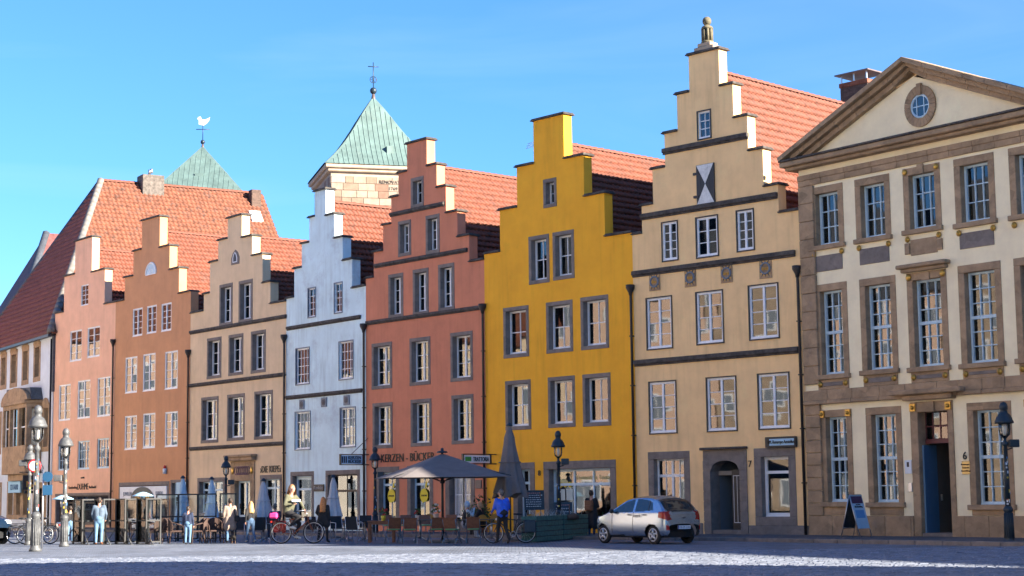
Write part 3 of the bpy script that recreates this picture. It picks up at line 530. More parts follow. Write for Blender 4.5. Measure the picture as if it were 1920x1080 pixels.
ch = plain('chalk yellow lettering', (.65, .6, .3), .8); cw = plain('chalk white lettering', (.75, .75, .75), .8); xw = (x1 - x0) / 3
zz = z1 - .42
for k, (t1, t2) in enumerate((('', ''), ('Trattoria', 'Rathaus'), ('la Trattoria', 'la Toscana'))):
    if t1: wall_text(t1, .24, ch, w, x0 + xw * (k + .5), zz, .28); wall_text(t2, .24, cw, w, x0 + xw * (k + .5), zz - .26, .28)
MB().prism([(x0 + .5 + .28 * math.cos(2 * PI * k / 16), zz - .1 + .14 * math.sin(2 * PI * k / 16)) for k in range(16)], .27, .275).build('sticker', ch, w)
for k in range(4): box('menu_sheet', plain('menu paper', (.5, .58, .55), .8) if k == 0 else bpy.data.materials['menu paper'], w, x0 + .25 + (k % 2) * .42, x0 + .6 + (k % 2) * .42, .272, .276, 1.35 - (k // 2) * .5, 1.78 - (k // 2) * .5)
for k in range(3): MB().lathe([(.0, 0), (.11, 0), (.11, .006), (0, .006)], 12).build('sticker', lm, w).matrix_local = Matrix.Translation((x0 + .38 + k * .25, .276, 1.95)) @ FRONT
w, (a, b, c, d) = H.win((962, 868), (1004, 975), 2, 2, sw=.26, z0=.12, rows=[3.4, 1], tr=(1,), recess=.25, fmat='bluewhite', name='door', split=False, mun=.05, fw=.08)
xm, zm = H.pt(1012, 887); wall_text('8', .3, M['letter'], H.root, xm, zm - .1, -.03)
rt_z = H.ztop - .95; an = MB(); ax, az = H.pt(994, 305)
an.tube([(ax, .4, az - .6), (ax, .4, az + .95)], .022, 6)
for k, (u, v) in enumerate(((0, .9), (-.18, .8), (-.36, .7))): an.tube([(ax - .55, .4 + u * .3, az + v), (ax + .25, .4 + u * .3, az + v + .05)], .012, 5)
an.build('antenna', M['steel'], H.root)
H.pipe(1180, 540, x=H.W - .06); H.wall(); H.body(rt_z, H.cols[-1][2] - .2)
# ---------------------------------------------------------------- tall ochre-cream house
H = House('h7', 'gabled_house', 'tall ochre-cream stepped-gable house with hourglass shutter, medallions and house number 7', 'cream7', depth=16); H7 = H
H.gable([(1291, 106), (1268.9, 178.5), (1245.6, 251.5), (1223.3, 318), (1203, 386.7), (1181.7, 441.7)], [(1347.4, 91), (1373.7, 157), (1401, 217), (1430, 279), (1458.5, 346), (1492, 395)])
H.win((1308.5, 211), (1332.6, 257), 2, 3, recess=.03, split=False, rim='black')
for a, b, nr in (((1241.7, 419), (1271, 486), 4), ((1305.7, 410), (1346.7, 478), 3), ((1381.7, 397), (1414, 467), 4), ((1212.7, 561), (1260.7, 651), 4), ((1305.7, 550), (1356.7, 641), 4), ((1404.3, 537.5), (1460.7, 632), 4), ((1217.7, 718), (1268.7, 810.5), 4), ((1325.3, 710), (1381.6, 806), 4), ((1421.7, 703), (1481.5, 801.5), 4)): H.win(a, b, 2, nr, recess=.02, rim='black', fw=.075, curtain=.22 if random.random() < .2 else 0)
for a, b in (((1243.7, 284.8), (1404, 251.5)), ((1203, 407), (1458.5, 363.7)), ((1183, 513), (1492, 474)), ((1187, 680), (1499, 654.5))): H.string(a, b, .16, .13)
x0, x1, z0, z1 = H.rect((1306.7, 311), (1341.9, 379)); xc, zc = (x0 + x1) / 2, (z0 + z1) / 2
sh = MB()
for k in range(4): sh.box(x0 + (x1 - x0) * k / 4 + .004, x0 + (x1 - x0) * (k + 1) / 4 - .004, -.06, .0, z0, z1)
sh = sh.build('shutter', M['black'], H.root)
MB().prism([(x0 + .02, z0 + .01), (x1 - .02, z0 + .01), (xc, zc)], -.066, -.0605).prism([(xc, zc), (x1 - .02, z1 - .01), (x0 + .02, z1 - .01)], -.066, -.0605).build('painted_hourglass', M['shutterwhite'], sh)
for z in (z0 + .25, z1 - .35): box('hinge', M['black'], sh, x0 - .14, x0 + .1, -.08, -.0, z, z + .09)
for (a, b, tx) in (((1217.7, 513), (1238.3, 544), 'ihs'), ((1284, 504.5), (1305.7, 536.5), 'ma'), ((1351.7, 496), (1374, 529), 'ara'), ((1424, 486), (1448, 520.5), 'ioes')):
    x0, x1, z0, z1 = H.rect(a, b); xc, zc = (x0 + x1) / 2, (z0 + z1) / 2; md = box('medallion', M['brownstone'], H.root, x0, x1, -.035, .02, z0, z1, bev=.006); mm = MB()
    for k in range(24):
        an_ = 2 * PI * k / 24; ca, sa = math.cos(an_), math.sin(an_); hx, hz = (x1 - x0) * .46, (z1 - z0) * .46; t = min(hx / max(abs(ca), 1e-6), hz / max(abs(sa), 1e-6)); mm.m = k % 2
        mm.add([(xc + ca * .18 - sa * .03, -.04, zc + sa * .18 + ca * .03), (xc + ca * .18 + sa * .03, -.04, zc + sa * .18 - ca * .03), (xc + ca * t, -.04, zc + sa * t)], [(0, 1, 2)])
    mm.build('rays', [M['black'], M['gold']], md); MB().torus((xc, -.045, zc), .19, .035, 'y', 20, 6).build('ring', M['bluegrey'], md); wall_text(tx, .2, M['gold'], md, xc, zc - .06, -.05)
w, r_ = H.win((1215, 848), (1296, 975), 4, 2, sw=.27, z0=.55, rows=[2.4, 1], tr=(1,), recess=.2, fmat='white'); goods = [plain('orange cloth', (.6, .13, .03), .8), plain('grey card', (.35, .34, .33), .8)]
for (x0, x1, z0, z1) in (r_,): box('window_display', goods[0], w, x0 + .1, x1 - .1, .5, .8, z0 + .1, z0 + .75); 
w, r_ = H.win((1413.3, 841), (1495.6, 987), 1, 2, sw=.3, z0=.42, rows=[3.2, 1], tr=(1,), recess=.2, fmat='white', fw=.1)
for (x0, x1, z0, z1) in (r_,): box('window_display', goods[0], w, x0 + .1, x1 - .1, .5, .9, z0 + .05, z0 + .3)
x0, x1, z0, z1 = H.rect((1319, 845), (1404, 990)); H.holes.append((x0, x1, 0, z1)); j = .3; a, b = x0 + j, x1 - j; zs_ = z1 - .75
ar = MB().box(x0, a, -.04, .5, 0, z1).box(b, x1, -.04, .5, 0, z1); n_ = 10; xc = (a + b) / 2
for k in range(n_):
    u0, u1 = a + (b - a) * k / n_, a + (b - a) * (k + 1) / n_; f = lambda u: zs_ + .38 * math.sqrt(max(0, 1 - ((u - xc) / ((b - a) / 2)) ** 2))
    ar.prism([(u0, f(u0)), (u1, f(u1)), (u1, z1), (u0, z1)], -.04, .5)
ar = ar.build('door_surround', M['greystone'], H.root); MB().box(x0 - .05, x1 + .05, -.2, .02, z1 + .01, z1 + .1).build('door_cornice', M['coping'], H.root, bev=.02)
for k in range(7): MB().box(x0 - .012, a + .012, -.055, -.041, .2 + k * .36, .2 + k * .36 + .33).build('jamb_stone', M['greystone'], ar, bev=.012); MB().box(b - .012, x1 + .012, -.055, -.041, .2 + k * .36, .2 + k * .36 + .33).build('jamb_stone', M['greystone'], ar, bev=.012)
MB().box(a, b, .0, 1.6, .1, .26).build('door_step', M['greystone'], H.root, bev=.015)
po = MB().box(a - .05, a, .5, 1.6, .1, z1).box(b, b + .05, .5, 1.6, .1, z1).box(a, b, 1.6, 1.65, .1, z1).build('porch_wall', plain('porch paint', (.16, .19, .22), .7), H.root)
do = MB().box(b - .62, b - .01, .3, .36, .28, zs_ + .05).build('door', M['black'], H.root)
for k in range(4): box('door_bar', M['white'], do, b - .55 + k * .155, b - .535 + k * .155, .288, .3, .5, zs_ - .15)
for z_ in (.5, zs_ - .17): box('door_bar', M['white'], do, b - .534, b - .07, .289, .3, z_, z_ + .02)
box('letter_box', M['steel'], po, a + .25, a + .6, 1.52, 1.6, 1.4, 1.7)
xm, zm = H.pt(1407, 869); wall_text('7', .32, M['letter'], H.root, xm, zm - .12, -.03)
x0, x1, z0, z1 = H.rect((1439, 820), (1497, 838)); es = box('exhibition_sign', M['black'], H.root, x0, x1, -.16, -.06, z0, z1, bev=.01); pn_ = box('sign_panel', M['signblue'], es, x0 + .2, x1 - .06, -.175, -.16, z0 + .07, z1 - .07); wall_text('E.M.-Remarque-Ausstellung', .17, M['letter'], pn_, (x0 + x1) / 2 + .07, (z0 + z1) / 2 - .05, -.18, .62)
for k, (u, v) in enumerate(((0, WD['h7'] * .0 + .35), (H.pt(1296, 990)[0], H.pt(1319, 990)[0]), (H.pt(1404, 990)[0], H.pt(1413, 990)[0]))): pass
H.pipe(1490, 505, x=H.W - .12); H.wall(); H.body(H.ztop - .6, H.cols[-1][2] - .2)
MB().box(.05, H.pt(1319, 990)[0] - .01, -.04, .01, 0, .5).build('plinth', M['greystone'], H.root, bev=.02); MB().box(H.pt(1404, 990)[0] + .01, H.W - .02, -.04, .01, 0, .42).build('plinth', M['greystone'], H.root, bev=.02)
H = H7; xt = (H.cols[H.nl][0] + H.cols[H.nl][1]) / 2; zt = H.ztop + .1
fi = MB().box(xt - .45, xt + .45, 0, .5, zt, zt + .14).box(xt - .3, xt + .3, .02, .48, zt + .14, zt + .28).build('finial', M['sandstone'], H.root, bev=.02)
lm_ = MB().lathe([(.2, .28), (.24, .32), (.22, .36)], 12, (xt, .25, zt))
for k in range(8): lm_.tube([(xt + .17 * math.cos(PI * k / 4), .25 + .17 * math.sin(PI * k / 4), zt + .36), (xt + .17 * math.cos(PI * k / 4), .25 + .17 * math.sin(PI * k / 4), zt + .82)], .05, 6)
lm_.lathe([(.1, .36), (.1, .82)], 8, (xt, .25, zt)).lathe([(.23, .82), (.2, .9), (.08, .98)], 12, (xt, .25, zt)).ball((xt, .25, zt + 1.12), .17, 14); lm_.build('lantern', mat('lichened stone', (.15, .13, .08), .9, var=.3, scale=9), fi)

# ---------------------------------------------------------------- neoclassical building
H = House('h8', 'neoclassical_building', 'cream neoclassical building with brown sandstone trim and pediment, house number 6', 'cream8', 'building', depth=16, thick=.5); H8 = H
BS = M['brownstone']; xe, ze = H.pt(1487, 318); ze = H.pt(1500, 352)[1]; _, zc0 = H.pt(1511, 318); _, zc1 = H.pt(1511, 296); Wd = H.W
_, zpl = H.pt(1537.8, 975.6); zpl = .75
H.cols = [(0, Wd, zc0)]; H.nl = 0
def w8(lt, rb, nr, tr=(), sw=.24, z0=None, sill=.16, rows=None, deco=False):
    w, r = H.win(lt, rb, 3, nr, sw=sw, smat='brownstone', recess=.2, fmat='bluewhite', fw=.07, split=False, tr=tr, sill=sill, rows=rows, dep=.12, z0=z0, mun=.03); return w, r
rowA = [((1518.3, 354), (1584, 462)), ((1602, 337.8), (1672, 448)), ((1692, 318), (1767, 431)), ((1787.4, 299.7), (1869, 418)), ((1890, 279), (1976, 402))]
rowB = [((1527, 535.5), (1594, 708)), ((1611, 524.5), (1686, 699)), ((1699.4, 514), (1782, 693)), ((1795.4, 499.3), (1885, 686)), ((1900, 485), (1990, 676))]
xsA = []
for i, (a, b) in enumerate(rowA):
    w, r = w8(a, b, 3); x0, x1, z0, z1 = H.rect(a, b); xsA.append((x0, x1))
    for x in (x0 + .12, x1 - .12): MB().ball((x, -.04, z0 - .14), .1, 12, (1, .5, 1)).ball((x, -.08, z0 - .14), .045, 8).build('rosette', M['gold'], w)
    if i == 2:
        for x in (x0 + .12, x1 - .12): MB().ball((x, -.05, z1 - .12), .1, 12, (1, .5, 1)).build('rosette', M['gold'], w)
        box('keystone', BS, w, (x0 + x1) / 2 - .13, (x0 + x1) / 2 + .13, -.07, -.026, z1 - .26, z1 + .06, bev=.01)
        for x in (x0, x1 - .2): box('bracket', BS, w, x, x + .2, -.06, .01, z0 - .62, z0 - .26, bev=.01)
    xa, xb, za, zb = x0 + .12, x1 - .12, H.pt((a[0] + b[0]) / 2, b[1] + 46)[1], H.pt((a[0] + b[0]) / 2, b[1] + 16)[1]
    if i == 2: xa, xb, zb = x0 + .22, x1 - .22, zb + .0
    if xb < Wd - .8: box('stone_panel', M['greystone'] if i != 2 else BS, H.root, xa, xb, -.03, .01, za, zb, bev=.01)
_, zb1 = H.pt(1527, 754); _, zb0 = H.pt(1527, 733)
for i, (a, b) in enumerate(rowB):
    w, r = w8(a, b, 6, tr=(3,)); x0, x1, z0, z1 = H.rect(a, b)
    box('apron', BS, w, x0 + .05, x1 - .05, -.035, .01, zb0 + .01, z0 - .005, bev=.01); box('apron_panel', M['greystone'], w, x0 + .3, x1 - .3, -.055, -.0355, zb0 + .12, z0 - .1, bev=.012)
    for x in (x0 + .17, x1 - .17): MB().ball((x, -.06, z0 - .16), .1, 12, (1, .5, 1)).ball((x, -.1, z0 - .16), .045, 8).build('rosette', M['gold'], w)
    if i == 2:
        box('keystone', BS, w, (x0 + x1) / 2 - .16, (x0 + x1) / 2 + .16, -.07, -.026, z1 - .28, z1 - .02, bev=.01)
        for x in (x0 + .12, x1 - .12): MB().ball((x, -.05, z1 - .13), .11, 12, (1, .5, 1)).build('rosette', M['gold'], w)
        MB().box(x0 - .1, x1 + .1, -.2, .01, z1 + .02, z1 + .14).box(x0 - .2, x1 + .2, -.32, .01, z1 + .14, z1 + .27).build('window_cornice', BS, w, bev=.03)
rowC = [((1537.7, 770), (1603, 950)), ((1622.7, 765), (1697, 951)), ((1812.3, 756), (1905, 956)), ((1921, 748), (2014, 958))]
for i, (a, b) in enumerate(rowC):
    w, r = w8(a, b, 6, tr=(3,)); x0, x1, z0, z1 = H.rect(a, b)
    for x in (x0 + .12, x1 - .12):
        if i in (0, 3): MB().cbox((x, -.05, z1 - .13), (.2, .07, .22)).ball((x, -.09, z1 - .13), .07, 8).build('rosette', M['gold'], w)
    box('apron', BS, w, x0 + .05, x1 - .05, -.035, .01, zpl + .01, z0 - .005, bev=.01); box('apron_panel', BS, w, x0 + .3, x1 - .3, -.055, -.0355, zpl + .08, z0 - .1, bev=.012)
    if i == 0:
        gm = plain('green poster', (.06, .35, .22), .8)
        MB().ball(((r[0] + r[1]) / 2 + .15, .55, r[2] + .5), .3, 12, (1, .2, 1.2)).ball(((r[0] + r[1]) / 2 - .1, .5, r[2] + .25), .25, 12, (1, .2, 1)).build('window_display', gm, w)
    if i == 2: MB().ball((r[1] - .25, .5, r[2] + .2), .25, 12, (1, .3, .8)).build('window_display', plain('red bag', (.5, .05, .05), .6), w)
# doorway
x0, x1, z0, z1 = H.rect((1706.7, 755), (1797, 1000)); H.holes.append((x0, x1, 0, z1)); a, b = x0 + .3, x1 - .2
ds = MB().box(x0, a, -.05, .5, 0, z1).box(b, x1, -.05, .5, 0, z1).box(a, b, -.045, .5, z1 - .32, z1).build('door_surround', BS, H.root, bev=.015)
for x in (x0 + .14, x1 - .14): MB().cbox((x, -.07, z1 - .17), (.22, .06, .24)).ball((x, -.1, z1 - .17), .07, 8).build('rosette', M['gold'], ds)
box('keystone', BS, ds, (x0 + x1) / 2 - .16, (x0 + x1) / 2 + .16, -.09, -.051, z1 - .33, z1 - .0, bev=.01)
MB().box(x0 - .15, x1 + .15, -.25, .01, z1 + .05, zb1 - .0).box(x0 - .55, x1 + .6, -.42, -.14, zb1 + .0, zb1 + .16).build('door_cornice', BS, H.root, bev=.03)
ztr = H.pt(1750, 826)[1]; rd = plain('dark red paint', (.13, .03, .03), .5)
tm = MB().box(a, b, .3, .42, ztr - .08, ztr + .06)
for k in range(5): tm.box(a + (b - a) * k / 4 - .02, a + (b - a) * k / 4 + .02, .33, .38, ztr + .06, z1 - .32)
tm.box(a, b, .332, .378, (ztr + z1 - .32) / 2 - .02, (ztr + z1 - .32) / 2 + .02); tm = tm.build('fanlight', rd, H.root)
for k in range(4):
    for q in range(2): h_ = (z1 - .38 - ztr) / 2; o = obj('pane', pane_mesh((b - a) / 4 - .03, h_ - .03, 'glass'), tm, (a + (b - a) * (k + .5) / 4, .355, ztr + .06 + h_ * (q + .5))); o.rotation_euler = (R(random.gauss(0, .5)), 0, R(random.gauss(0, .5)))
dl = MB().box(0, .95, 0, .06, 0, ztr - .35).build('door', M['bluedoor'], H.root, (a + .07, .12, .22)); dl.rotation_euler = (0, 0, R(97)); box('handle', M['steel'], dl, .85, .9, -.06, 0, 1.0, 1.2)
MB().box(a, b, -.0, 3.5, .1, .22).build('door_step', M['greystone'], H.root); hw_ = MB().box(a - .1, a - .02, .52, 3.5, .2, z1).box(b + .02, b + .1, .52, 3.5, .2, z1).box(a, b, 3.4, 3.5, .2, z1).build('hall_wall', plain('hall paint', (.10, .09, .08), .8), H.root)
nb = MB()
for r_ in range(3):
    for c_ in range(2): nb.box(b - .75 + c_ * .36, b - .43 + c_ * .36, 3.3, 3.36, 1.35 + r_ * .42, 1.72 + r_ * .42)
nb.build('notice_board', plain('notice paper', (.5, .55, .6), .8), hw_)
xm, zm = H.pt(1810, 854); wall_text('6', .34, M['letter'], H.root, xm, zm - .12, -.03)
x0, x1, z0, z1 = H.rect((1804, 865), (1820, 889)); pq = box('brass_plaque', plain('brass', (.6, .42, .16), .4, .6), H.root, x0, x1, -.035, .0, z0, z1, bev=.008)
for k, t in enumerate(('Remarque-', 'Zentrum', 'Ausstellung')): wall_text(t, .075, M['letter'], pq, (x0 + x1) / 2, z1 - .12 - k * .1, -.037)
x0, x1, z0, z1 = H.rect((1698.5, 863), (1713, 888)); pq = box('notice', M['signwhite'], H.root, x0 - .03, x1 - .05, -.035, .0, z0, z1, bev=.006); box('notice_photo', M['darkwood'], pq, x0 + .06, x1 - .14, -.038, -.0355, (z0 + z1) / 2, z1 - .06)
x0, x1, z0, z1 = H.rect((1706, 905), (1712, 922)); box('doorbell', M['steel'], H.root, x0 - .04, x1, -.05, 0, z0, z1, bev=.01)
# corner pilaster of single blocks
z = zpl; k = 0
while z < ze - .2:
    h_ = .42 if z < zb1 - .4 else .62
    if abs(z + h_ / 2 - (zb0 + zb1) / 2) > .35: MB().box(.02, .7, -.1 - (k % 2) * .008, .01, z + .006, min(z + h_ - .006, ze - .02)).build('quoin_stone', BS, H.root, bev=.02)
    z += h_; k += 1
k = 0; x = 0.0
while x < Wd - .01:       # plinth, first-floor band, architrave band: blocks laid end to end
    wdt = min(random.uniform(.8, 1.3), Wd - x); e_ = x + wdt
    dx0_, dx1_ = H.rect((1706.7, 755), (1797, 1000))[:2]
    if not (x < dx1_ and e_ > dx0_): MB().box(x + .004, e_ - .004, -.08, .01, 0, zpl).build('plinth_stone', BS, H.root, bev=.015)
    else:
        if x < dx0_ - .05: MB().box(x + .004, dx0_ - .004, -.08, .01, 0, zpl).build('plinth_stone', BS, H.root, bev=.015)
        if e_ > dx1_ + .05: MB().box(dx1_ + .004, e_ - .004, -.08, .01, 0, zpl).build('plinth_stone', BS, H.root, bev=.015)
    MB().box(x + .003, e_ - .003, -.11, .01, zb1 + .04, zb0).build('band_stone', BS, H.root, bev=.012)
    MB().box(x + .003, e_ - .003, -.17, .01, zb1 - .1, zb1 + .038).build('band_stone', M['coping'] if 0 else BS, H.root, bev=.02)
    MB().box(x + .003, e_ - .003, -.07, .01, ze, ze + .2).box(x + .003, e_ - .003, -.1, .01, ze + .2, ze + .38).build('architrave_stone', BS, H.root, bev=.012)
    x = e_
H.wall()
zk = zc0; ovl = .45; n_ = 12   # cornice and pediment
MB().box(-ovl, Wd + ovl, -.5, .55, zk + .12, zk + .3).box(-ovl + .12, Wd + ovl - .12, -.35, .5, zk, zk + .12).build('cornice', BS, H.root, bev=.03)
for k in range(n_): MB().box(-ovl + (Wd + 2 * ovl) * k / n_ + .006, -ovl + (Wd + 2 * ovl) * (k + 1) / n_ - .006, -.55, -.3, zk + .3, zk + .37).build('cornice_stone', M['coping'], H.root, bev=.012)
xm = Wd / 2; zap = H.pt(1709, 109, -.5)[1]; z0_ = zk + .37
MB().prism([(.1, z0_ - .08), (Wd - .1, z0_ - .08), (xm, zap - .45)], .02, .4).build('tympanum', H.mt, H.root)
for sgn in (-1, 1):
    xe_ = xm + sgn * (Wd / 2 + ovl); A = Vector((xe_, 0, z0_)); B = Vector((xm, 0, zap)); d = (B - A).normalized(); nn = Vector((-d.z, 0, d.x)); nn = nn if nn.z > 0 else -nn; L = (B - A).length
    for j, (o0, o1, y0, y1) in enumerate(((-.38, -.2, -.18, .3), (-.2, -.04, -.36, .3), (-.04, .12, -.55, .4))):
        kk = 7
        for q in range(kk):
            t0, t1 = L * q / kk + .003, L * (q + 1) / kk - .003; st = .0 if q else .4 * (2 - j)
            c = [A + d * (t0 + st) + nn * o0, A + d * t1 + nn * o0, A + d * t1 + nn * o1, A + d * (t0 + st) + nn * o1]
            if q == kk - 1: c[1] = Vector((xm - sgn * .0, 0, (B + nn * o0).z + abs((B + nn * o0).x - xm) * abs(d.z / d.x))); c[2] = Vector((xm, 0, (B + nn * o1).z + abs((B + nn * o1).x - xm) * abs(d.z / d.x)))
            pl = [(v.x, v.z) for v in c]; MB().prism(pl if sgn < 0 else pl[::-1], y0, y1).build('raking_cornice_stone', BS, H.root, bev=.01)
# round window in the pediment
xo, zo = H.pt(1726, 199); ro = .5
ov = MB(); n_ = 24
for k in range(n_):
    a0, a1 = 2 * PI * k / n_ + .01, 2 * PI * (k + 1) / n_ - .01; g = lambda r, a: (xo + r * math.cos(a), zo + r * 1.08 * math.sin(a)); ov.prism([g(.38, a0), g(.63, a0), g(.63, a1), g(.38, a1)], -.05, .05)
ov = ov.build('round_window', BS, H.root); box('keystone', BS, ov, xo - .09, xo + .09, -.09, .05, zo + .36, zo + .74, bev=.01)
MB().torus((xo, .0, zo), .36, .04, 'y', 24, 6).box(xo - .16, xo - .13, -.015, .0, zo - .34, zo + .34).box(xo + .13, xo + .16, -.015, .0, zo - .34, zo + .34).box(xo - .36, xo + .36, -.014, .0, zo - .015, zo + .015).build('frame', M['bluewhite'], ov)
MB().prism([(xo + .36 * math.cos(2 * PI * k / 20), zo + .36 * math.sin(2 * PI * k / 20)) for k in range(20)], .004, .01).build('pane', glass_mat('dark pane', (.1, .12, .14)), ov)
m = MB().box(.02, .4, .5, 16, 0, zk).box(Wd - .4, Wd - .02, .5, 16, 0, zk).box(.02, Wd - .02, 15.7, 16, 0, zk); m.build('side_walls', H.mt, H.root)
m = MB().box(.4, Wd - .4, 4.8, 4.9, 0, zk)
for k in range(1, 4): m.box(.4, Wd - .4, .5, 4.8, zk * k / 3 - .2, zk * k / 3)
m.build('inner_walls', M['inner'], H.root)
MB().prism([(-ovl, z0_ - .3), (xm, zap - .3), (Wd + ovl, z0_ - .3), (Wd + ovl, z0_ - .2), (xm, zap - .2), (-ovl, z0_ - .2)], .42, 16.3).build('roof', M['slate'], H.root)

# ---------------------------------------------------------------- white corner building with hipped roof (far left)
H = House('h0', 'corner_house', 'white corner house with brown stone windows, bay window and huge hipped tile roof', 'white0', depth=20, thick=.45); H0 = H
ze = H.pt(88, 630)[1]; H.cols = [(0, H.W, ze)]; H.nl = 0; zap = ze + 11.2; D = 17.0
for a, b in (((-20, 668), (-9, 735)), ((1.5, 664), (12, 729)), ((20, 658), (32, 725)), ((42, 651), (53.5, 720)), ((63.7, 644), (75.5, 714)), ((80, 757), (92, 846)), ((-6, 773), (2, 852))): H.win(a, b, 1, 4, sw=.3, smat='brownstone', recess=.28, fw=.08)
for a, b in (((14, 903), (27, 985)), ((29, 903), (40, 985)), ((42, 905), (54, 985)), ((-12, 905), (2, 985))): H.win(a, b, 1, 3, sw=.3, smat='brownstone', z0=.5, recess=.28, fw=.08)
w, _ = H.win((62, 905), (86, 990), 2, 2, sw=.35, smat='brownstone', z0=.12, rows=[3, 1], tr=(1,), recess=.3, fmat='darkwood', name='door')
for (px, py) in ((7, 662), (26, 656), (48, 649), (70, 642), (86, 755)):     # arched heads
    x, z = H.pt(px, py); MB().prism([(x - .75, z - .12)] + [(x + .75 * math.cos(PI * k / 10), z - .12 + .42 * math.sin(PI * k / 10)) for k in range(11)], -.05, -.0255).build('arched_head', BS, H.root, bev=.01)
H.wall()
MB().box(.02, .4, .45, D, 0, ze).box(H.W - .4, H.W - .02, .45, D, 0, ze).prism([(.4, 0), (H.W - .4, 0), (H.W - .4, ze), (9, zap - .2), (.4, ze)], D - .3, D).build('side_walls', H.mt, H.root)
MB().box(.4, H.W - .4, 4.8, 4.9, 0, ze).box(.4, H.W - .4, .45, 4.8, ze - .3, ze - .05).build('inner_walls', M['inner'], H.root)
hb = 5.5; E = .35; rf = MB().add([(-E, -E, ze - .12), (H.W + E, -E, ze - .12), (H.W + E, D, ze - .12), (-E, D, ze - .12), (9, hb, zap - .06), (9, D, zap - .06)], [(0, 1, 4), (1, 2, 5, 4), (2, 3, 5), (3, 0, 4, 5), (0, 3, 2, 1)]).build('roof', M['darkwood'], H.root)
V = Vector((9 + E, 0, -(zap - ze + .0))); S = V.length
tiles(Vector((9, -E, zap)), Vector((0, 1, 0)), V.normalized(), D + E, S, M['oldtile'], rf, u0=lambda v: (hb + E) * (1 - min(1, v / S)), e=.4, p=.29)
V2 = Vector((0, -(hb + E), -(zap - ze))); S2 = V2.length
tiles(Vector((-E, hb, zap)), Vector((1, 0, 0)), V2.normalized(), H.W + 2 * E, S2, M['darktile'], rf, u0=lambda v: (9 + E) * (1 - min(1, v / S2)), u1=lambda v: (9 + E) * (1 + min(1, v / S2)), e=.4, p=.29)  # front slope takes a darker tile than the side slopes
MB().add([(-E, -E, ze - .1), (-E, D, ze - .1), (9, hb, zap + .02), (9, D, zap + .02)], [(0, 2, 3, 1)]).build('roof_slope', M['oldtile'], rf)
lead = mat('pale hip stone', (.2, .185, .165), .8, var=.3, scale=4, cells=(.5, .5, .3), spots=[((.12, .13, .14), .5, .55, .7)])
hp = []; A = Vector((H.W + E, -E, ze)); B = Vector((9, hb, zap))
for k in range(30):
    t0, t1 = k / 30 + .002, (k + 1) / 30 - .002; hp.append(MB().tube([A.lerp(B, t0) + Vector((0, 0, .02)), A.lerp(B, t1) + Vector((0, 0, .05))], .24, 6).build('hip_stone', lead, rf))
A = Vector((-E, -E, ze)); MB().tube([A, B], .2, 6).build('hip_stone', M['slate'], rf)
for k in range(35): o = obj('ridge_tile', _ridge, rf, (9, hb + .2 + k * .32, zap + .04)); o.scale = (1.2, .9, 1.2)
MB().box(H.W - .1, H.W + .22, -.12, .4, H.pt(97, 735)[1], ze).build('slate_edge', M['slate'], H.root); MB().box(-E, H.W + E, -E - .12, -E + .05, ze - .2, ze - .04).build('gutter', M['iron'], H.root)
MB().tube([(H.W - .05, -.15, ze - .3), (H.W - .05, -.15, .1)], .06, 8).build('drain_pipe', M['pipe'], H.root)
cy = hb + 7; c_ = MB().box(9 - .4, 9 + .8, hb + 2.6, hb + 4.1, zap - 1.2, zap + .55).build('chimney', mat('sooty chimney render', (.13, .11, .095), .9, var=.4, scale=5), rf, bev=.03); MB().box(9.4, 10.0, D - 1.2, D - .5, zap - 1.5, zap + .1).build('chimney', mat('old brick', (.10, .065, .05), .9, var=.4, scale=8, cells=(.22, .08, .5)), rf, bev=.03)
for q in range(2): MB().lathe([(.1, .7), (.09, 1.0)], 8, (9.1 + q * .4, hb + 3.3, zap)).build('chimney_pot', M['steel'], c_)
Vn = V.normalized(); sk = MB(); q = Vector((9, hb + 10.3, zap)) + Vn * 2.6; nn = Vector((-Vn.z, 0, Vn.x))
sk.add([tuple(q + Vector((0, dy, 0)) + Vn * dv + nn * h_) for h_ in (.05, .2) for dy, dv in ((-.4, -.5), (.4, -.5), (.4, .5), (-.4, .5))], [(0, 1, 2, 3), (4, 5, 6, 7), (0, 1, 5, 4), (1, 2, 6, 5), (2, 3, 7, 6), (3, 0, 4, 7)]); sk = sk.build('skylight', M['white'], rf)
MB().add([tuple(q + Vector((0, dy, 0)) + Vn * dv + nn * .215) for dy, dv in ((-.3, -.38), (.3, -.38), (.3, .38), (-.3, .38))], [(0, 1, 2, 3)]).build('pane', M['bluegrey'], sk)
# bay window
x0, x1, z0, z1 = H.rect((6, 757), (52, 897), -.8); bw = MB(); bp_ = [(x0, -.02), (x0 + .35, -.9), (x1 - .35, -.9), (x1, -.02)]
zs = z0 + (z1 - z0) * .42
bw.slab(bp_[::1], z0 + .3, zs).slab(bp_, z1 - .5, z1 - .25).slab([(x0 - .12, 0), (x0 + .3, -1.02), (x1 - .3, -1.02), (x1 + .12, 0)], z1 - .25, z1 - .05).slab([(x0 + .3, -.02), (x0 + .7, -.6), (x1 - .7, -.6), (x1 - .3, -.02)], z0 - .1, z0 + .3)
for x, y in ((x0 + .37, -.83), (x0 + (x1 - x0) / 3, -.86), (x0 + (x1 - x0) * 2 / 3, -.86), (x1 - .37, -.83), (x1 - .1, -.1), (x0 + .1, -.1)): bw.box(x - .16, x + .16, y - .06, y + .26, zs, z1 - .5)
bw = bw.build('bay_window', BS, H.root, bev=.02)
